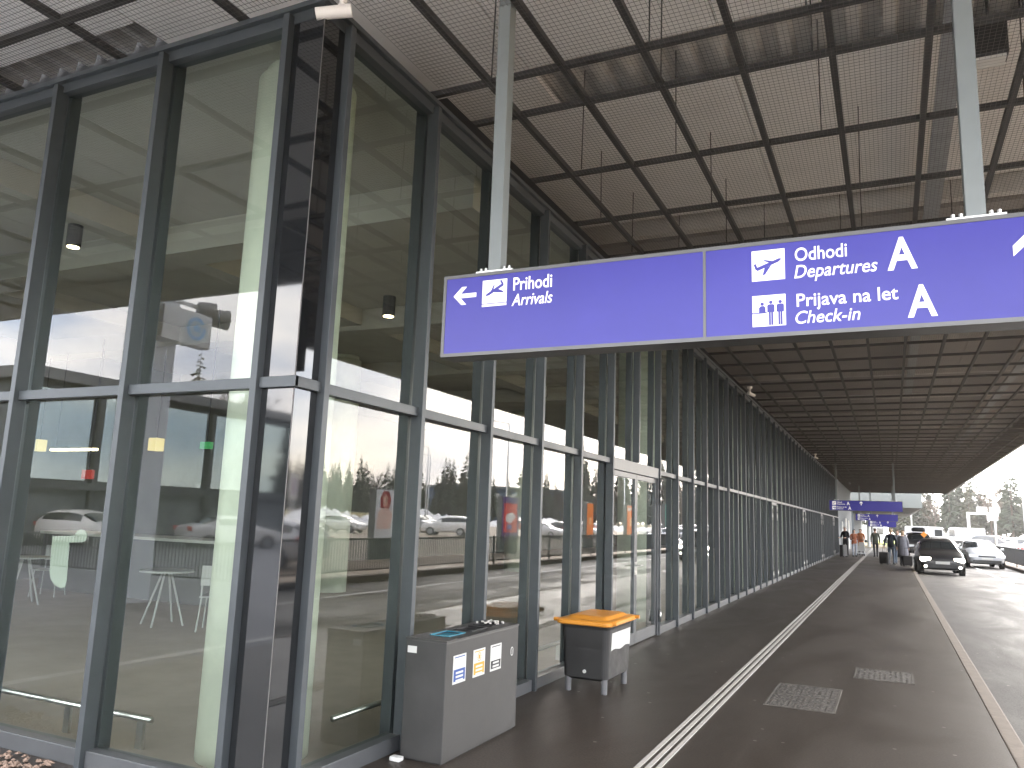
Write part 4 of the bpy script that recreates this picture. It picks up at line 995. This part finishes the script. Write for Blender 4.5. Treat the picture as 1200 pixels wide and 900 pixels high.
# gantry road sign, lamp posts
t = thing('gantry_sign', 'white gantry carrying two white sign boxes above the parked cars', 'gantry', (8.3, 108, -.15))
b = MB(); b.box(-.14, .14, -.14, .14, 0, 4.05); b.box(-.14, 3.1, -.12, .12, 4.051, 4.30); b.build('frame', M_pales, t)
for x in (.9, 2.2): MB().box(x, x + 1.05, -.2, .2, 4.301, 4.95).build('sign_box', M_sticker, t, bevel=.02)
MB().box(1.9, 3.0, -.18, .18, 3.4, 4.05).build('sign_box', M_sticker, t, bevel=.02)
def lamp_post(proto, loc, h, rz, label):
    t = thing('lamp_post', label, 'lamp post', loc, rz, 'lamp posts around the parking lot')
    MB().tube((0, 0, 0), (0, 0, h), .10, .055, n=10).build('mast', M_pales, t, smooth=True)
    MB().tube((0, 0, h - .02), (1.3, 0, h + .22), .04, .035).build('arm', M_pales, t)
    MB().box(1.2, 1.9, -.14, .14, h + .18, h + .28).build('lamp_head', M_pales, t, bevel=.03)
for i, (x, y, h, rz, l) in enumerate([(6.9, 68, 6.2, R(180), 'tallest looking lamp post left of the white gantry'), (13.4, 104, 9.0, R(180), 'lamp post rising behind the white gantry'), (14.6, 92, 9.6, 0, 'lamp post right of the white gantry'), (17, 120, 9, 0, 'thin lamp post near the right edge of the lot'), (3.2, 150, 9, 0, 'distant lamp post beyond the canopy end'),
                          (20, 55, 9, 0, 'tall thin mast mirrored in the third pane'), (45, 84, 10, 0, 'thin mast mirrored in the second pane'), (30, 95, 10, R(90), 'thin mast mirrored beside the double door'), (26, 104, 9, 0, 'thin mast mirrored in the double door'), (52, 96, 10, 0, 'farther thin mast mirrored in the second pane')]):
    lamp_post(None, (x, y, -.16), h, rz, l)

b = MB(); n = 40
pts = [(64, -60), (66, 20), (68, 90), (72, 165)]
vs = []
for x, y in pts: vs += [(x, y, -.18), (x + 8, y, .9), (x + 22, y, 1.5), (x + 60, y, 1.2)]
b.add(vs, [(4 * i + j, 4 * i + j + 1, 4 * i + j + 5, 4 * i + j + 4) for i in range(3) for j in range(3)])
o = b.build('grass_bank', mat('dry grass', (.26, .22, .08), .95, var=.3, scale=.5, bump=.4, bscale=5), smooth=True); o['kind'] = 'structure'
# snow heaps along the lot
b = MB()
def heap(cx, cy, L, wd, h, ang):
    n, m_ = 18, 7; c, s = math.cos(ang), math.sin(ang); base = len(b.v); vs = []
    for i in range(n + 1):
        for j in range(m_ + 1):
            u, w_ = i / n * 2 - 1, j / m_ * 2 - 1
            z = max(0, (1 - u ** 2) ** .5 * (1 - w_ ** 2)) * h * random.uniform(.55, 1.2) - .05
            x, y = u * L / 2, w_ * wd / 2; vs.append((cx + x * c - y * s, cy + x * s + y * c, -.16 + z))
    fs = [(i * (m_ + 1) + j, (i + 1) * (m_ + 1) + j, (i + 1) * (m_ + 1) + j + 1, i * (m_ + 1) + j + 1) for i in range(n) for j in range(m_)]
    b.add(vs, fs)
for k in range(12): heap(58 + 3 * math.sin(k), 30 + 12 * k, 13, 5, random.uniform(1.3, 2.3), R(90 + random.uniform(-12, 12)))
for k in range(7): heap(18 + 6 * k, 150 + random.uniform(-4, 4), 9, 4, random.uniform(.8, 1.5), random.uniform(-.2, .2))
for k in range(6): heap(-16 - 3.5 * k, -36 + random.uniform(-1, 1), 6, 3, 1.0, .1)
sn = b.build('snow', M_snow, smooth=True); tag(sn, kind='stuff')

# ------------------------------------------------------------------ trees
M_needle = [mat('needles %d' % i, c, .9, var=.35, scale=1.2) for i, c in enumerate(((.028, .040, .022), (.036, .046, .025), (.048, .050, .028)))]
M_twig = mat('bare twigs', (.085, .062, .046), .9, var=.3, scale=1)
def conifer_meshes(h, seed, dens):
    rnd = random.Random(seed)
    tr = MB().tube((0, 0, 0), (0, 0, h * .97), .016 * h, .02, n=7)
    b = MB(); z = h * rnd.uniform(.14, .24); R0 = h * rnd.uniform(.17, .21)
    z0 = z
    while z < h * .985:
        f = (z - z0) / (h - z0); rad = R0 * (1 - f) ** .85 * rnd.uniform(.75, 1.15) + .12
        for k in range(int(8 + 5 * (1 - f))):
            if rnd.random() > dens: continue
            a = rnd.uniform(0, 6.283); L = rad * rnd.uniform(.55, 1.15); dz = -L * rnd.uniform(.15, .45)
            c, s = math.cos(a), math.sin(a); wd = L * rnd.uniform(.28, .45)
            zz = z + rnd.uniform(-.2, .2) * h * .03
            p0 = (0, 0, zz); p1 = (c * L * .55 - s * wd * .5, s * L * .55 + c * wd * .5, zz + dz * .35 - .1); p2 = (c * L, s * L, zz + dz); p3 = (c * L * .55 + s * wd * .5, s * L * .55 - c * wd * .5, zz + dz * .35 - .15)
            b.add([p0, p1, p2, p3], [(0, 1, 2), (0, 2, 3)])
            b.add([(c * L * .2, s * L * .2, zz), (c * L * .9, s * L * .9, zz + dz * .8), (c * L * .6, s * L * .6, zz + dz * .6 - wd * .8)], [(0, 1, 2)])
        z += h * .022
    return tr, b
def bare_meshes(h, seed):
    rnd = random.Random(seed); tr = MB(); b = MB()
    tr.tube((0, 0, 0), (0, 0, h * .6), .018 * h, .008 * h, n=6)
    for k in range(26):
        z = h * rnd.uniform(.28, .62); a = rnd.uniform(0, 6.28); L = h * rnd.uniform(.18, .36); e_ = rnd.uniform(.7, 1.3)
        q = Vector((math.cos(a) * L * math.cos(e_), math.sin(a) * L * math.cos(e_), L * math.sin(e_))); p = Vector((0, 0, z))
        tr.tube(p, p + q, .004 * h, .0012 * h, n=4)
        for j in range(26):
            f = rnd.uniform(.3, 1); r = p + q * f; d = (q.normalized() + Vector((rnd.gauss(0, .6), rnd.gauss(0, .6), rnd.gauss(0, .5)))).normalized() * h * rnd.uniform(.04, .11)
            n_ = d.cross(Vector((rnd.gauss(0, 1), rnd.gauss(0, 1), rnd.gauss(0, 1)))).normalized() * h * .0035
            b.add([r - n_, r + n_, r + d], [(0, 1, 2)])
    return tr, b
TP = []
for i, (h, d) in enumerate(((21, .95), (24, .8), (18, .95), (22, .7))):
    tr, b = conifer_meshes(h, 10 + i, d); t = thing('conifer_tree', 'x', 'tree'); tr.build('trunk', M_bark, t); b.build('crown', M_needle[i % 3], t); TP.append(t)
for i, h in enumerate((15, 17)):
    tr, b = bare_meshes(h, 40 + i); t = thing('bare_tree', 'x', 'tree'); tr.build('trunk', M_bark, t); b.build('crown', M_twig, t); TP.append(t)
used = set()
def tree(k, x, y, s, lab, grp):
    o = TP[k] if k not in used else copy_tree(TP[k]); used.add(k)
    o.location = (x, y, -.25); o.rotation_euler = (0, 0, random.uniform(0, 6.28)); o.scale = (s, s, s * random.uniform(.92, 1.08))
    o['label'] = lab; o['group'] = grp
poly = [(-45, 235), (8, 232), (30, 225), (52, 218), (84, 226), (100, 190), None, (118, 205), (128, 180), (138, 150), (142, 110), (140, 60), (135, 10), (128, -50)]
GC, GB = 'conifers beyond the parking lot', 'bare trees beyond the parking lot'
for (a, c) in zip(poly, poly[1:]):
    if a is None or c is None: continue
    L = math.hypot(c[0] - a[0], c[1] - a[1]); n = int(L / 4.4)
    for i in range(n):
        f = (i + random.random() * .7) / n; x, y = a[0] + (c[0] - a[0]) * f, a[1] + (c[1] - a[1]) * f
        for row in range(2):
            k = random.choice((0, 1, 2, 3, 0, 2, 3, 4, 5)); o_ = random.uniform(2, 7) + row * 8
            ox = o_ * (.95 if x > 90 else .1); oy = o_ * (.2 if x > 90 else 1)
            s = random.uniform(.68, 1.1) * (.88 if x > 90 else 1)
            tree(k, x + ox + random.uniform(-2, 2), y + oy, s, 'dark conifer standing in the belt beyond the parking lot' if k < 4 else 'bare brown tree standing in the belt beyond the parking lot', GC if k < 4 else GB)
fo = MB(); protos = [conifer_meshes(h, 70 + h, .85)[1] for h in (17, 20, 23)]
for (a, c) in zip(poly, poly[1:]):
    if a is None or c is None: continue
    L = math.hypot(c[0] - a[0], c[1] - a[1]); n = int(L / 3.2)
    for i in range(n):
        f = (i + random.random()) / n; p = random.choice(protos); x, y = a[0] + (c[0] - a[0]) * f, a[1] + (c[1] - a[1]) * f
        o_ = random.uniform(17, 30); x += o_ * (.95 if x > 90 else .1); y += o_ * (.2 if x > 90 else 1); k_ = random.uniform(.75, 1.0)
        b0 = len(fo.v); fo.v += [(q[0] * k_ * 1.2 + x, q[1] * k_ * 1.2 + y, q[2] * k_ - .3) for q in p.v]
        fo.f += [tuple(b0 + j for j in f_) for f_ in p.f]; fo.m += p.m
fo = fo.build('forest', M_needle[1]); tag(fo, kind='stuff')
for i in range(14): tree(random.choice((0, 2, 3, 4, 5)), -66 + 4.5 * i, -52 + random.uniform(-4, 4), random.uniform(.6, .9), 'tree behind the old terminal, mirrored in the end wall glass', 'trees behind the side road')

# ------------------------------------------------------------------ haze
HZ = 1
if HZ:
    hb = MB().box(-430, 430, -430, 640, -1.3, 40).build('haze', [])
    m = bpy.data.materials.new('haze'); m.use_nodes = True; nt = m.node_tree; nt.nodes.remove(nt.nodes['Principled BSDF'])
    pv = nt.nodes.new('ShaderNodeVolumePrincipled'); pv.inputs['Color'].default_value = (.93, .90, .86, 1); pv.inputs['Density'].default_value = .00032; pv.inputs['Anisotropy'].default_value = .45
    nt.links.new(pv.outputs[0], nt.nodes['Material Output'].inputs['Volume']); hb.data.materials.append(m)
    tag(hb, kind='stuff')

# ------------------------------------------------------------------ light
SUN_EL, SUN_AZ = 24.0, 22.0          # azimuth measured from +Y towards +X
w = bpy.data.worlds.new('World'); S.world = w; w.use_nodes = True; nt = w.node_tree
bg = nt.nodes['Background']; sky = nt.nodes.new('ShaderNodeTexSky'); sky.sky_type = 'NISHITA'; sky.sun_disc = False
sky.sun_elevation = R(SUN_EL); sky.sun_rotation = R(SUN_AZ); sky.air_density = 1.0; sky.dust_density = 1.2; sky.ozone_density = 1
tc = nt.nodes.new('ShaderNodeTexCoord'); mp = nt.nodes.new('ShaderNodeMapping'); mp.inputs['Scale'].default_value = (1, 1, 3.4)
no = nt.nodes.new('ShaderNodeTexNoise'); no.inputs['Scale'].default_value = 2.6; no.inputs['Detail'].default_value = 7; no.inputs['Roughness'].default_value = .55; no.inputs['Distortion'].default_value = .3
ra = nt.nodes.new('ShaderNodeValToRGB'); ra.color_ramp.elements[0].position = .30; ra.color_ramp.elements[1].position = .66
ra.color_ramp.elements[0].color = (.72, .72, .72, 1); ra.color_ramp.elements[1].color = (1, 1, 1, 1)
no2 = nt.nodes.new('ShaderNodeTexNoise'); no2.inputs['Scale'].default_value = 4.0; no2.inputs['Detail'].default_value = 6
ra2 = nt.nodes.new('ShaderNodeValToRGB'); ra2.color_ramp.elements[0].position = .36; ra2.color_ramp.elements[1].position = .64
ra2.color_ramp.elements[0].color = (4.3, 4.8, 5.8, 1); ra2.color_ramp.elements[1].color = (9.4, 8.8, 8.2, 1)
mi = nt.nodes.new('ShaderNodeMix'); mi.data_type = 'RGBA'
nt.links.new(tc.outputs['Generated'], mp.inputs['Vector']); nt.links.new(mp.outputs[0], no.inputs['Vector']); nt.links.new(mp.outputs[0], no2.inputs['Vector'])
nt.links.new(no.outputs['Fac'], ra.inputs['Fac']); nt.links.new(no2.outputs['Fac'], ra2.inputs['Fac'])
nt.links.new(ra.outputs['Color'], mi.inputs[0]); nt.links.new(sky.outputs[0], mi.inputs[6]); nt.links.new(ra2.outputs['Color'], mi.inputs[7]); nt.links.new(mi.outputs[2], bg.inputs['Color'])
bg.inputs['Strength'].default_value = .13
sl = bpy.data.lights.new('sun', 'SUN'); sl.energy = .5; sl.angle = R(25); sl.color = (1, .93, .84)
so = bpy.data.objects.new('sun', sl); C.objects.link(so)
d = Vector((math.sin(R(SUN_AZ)) * math.cos(R(SUN_EL)), math.cos(R(SUN_AZ)) * math.cos(R(SUN_EL)), math.sin(R(SUN_EL))))
so.rotation_euler = d.to_track_quat('Z', 'Y').to_euler(); so.location = (20, 60, 40)

S.view_settings.view_transform = 'Standard'; S.view_settings.look = 'None'; S.view_settings.gamma = 1; S.view_settings.use_curve_mapping = False
S.view_settings.exposure = 3.35
S.render.engine = 'CYCLES'
cy = S.cycles; cy.max_bounces = 8; cy.diffuse_bounces = 4; cy.glossy_bounces = 4; cy.transparent_max_bounces = 16; cy.volume_bounces = 0; cy.use_denoising = True; cy.sample_clamp_indirect = 6
cy.caustics_reflective = False; cy.caustics_refractive = False
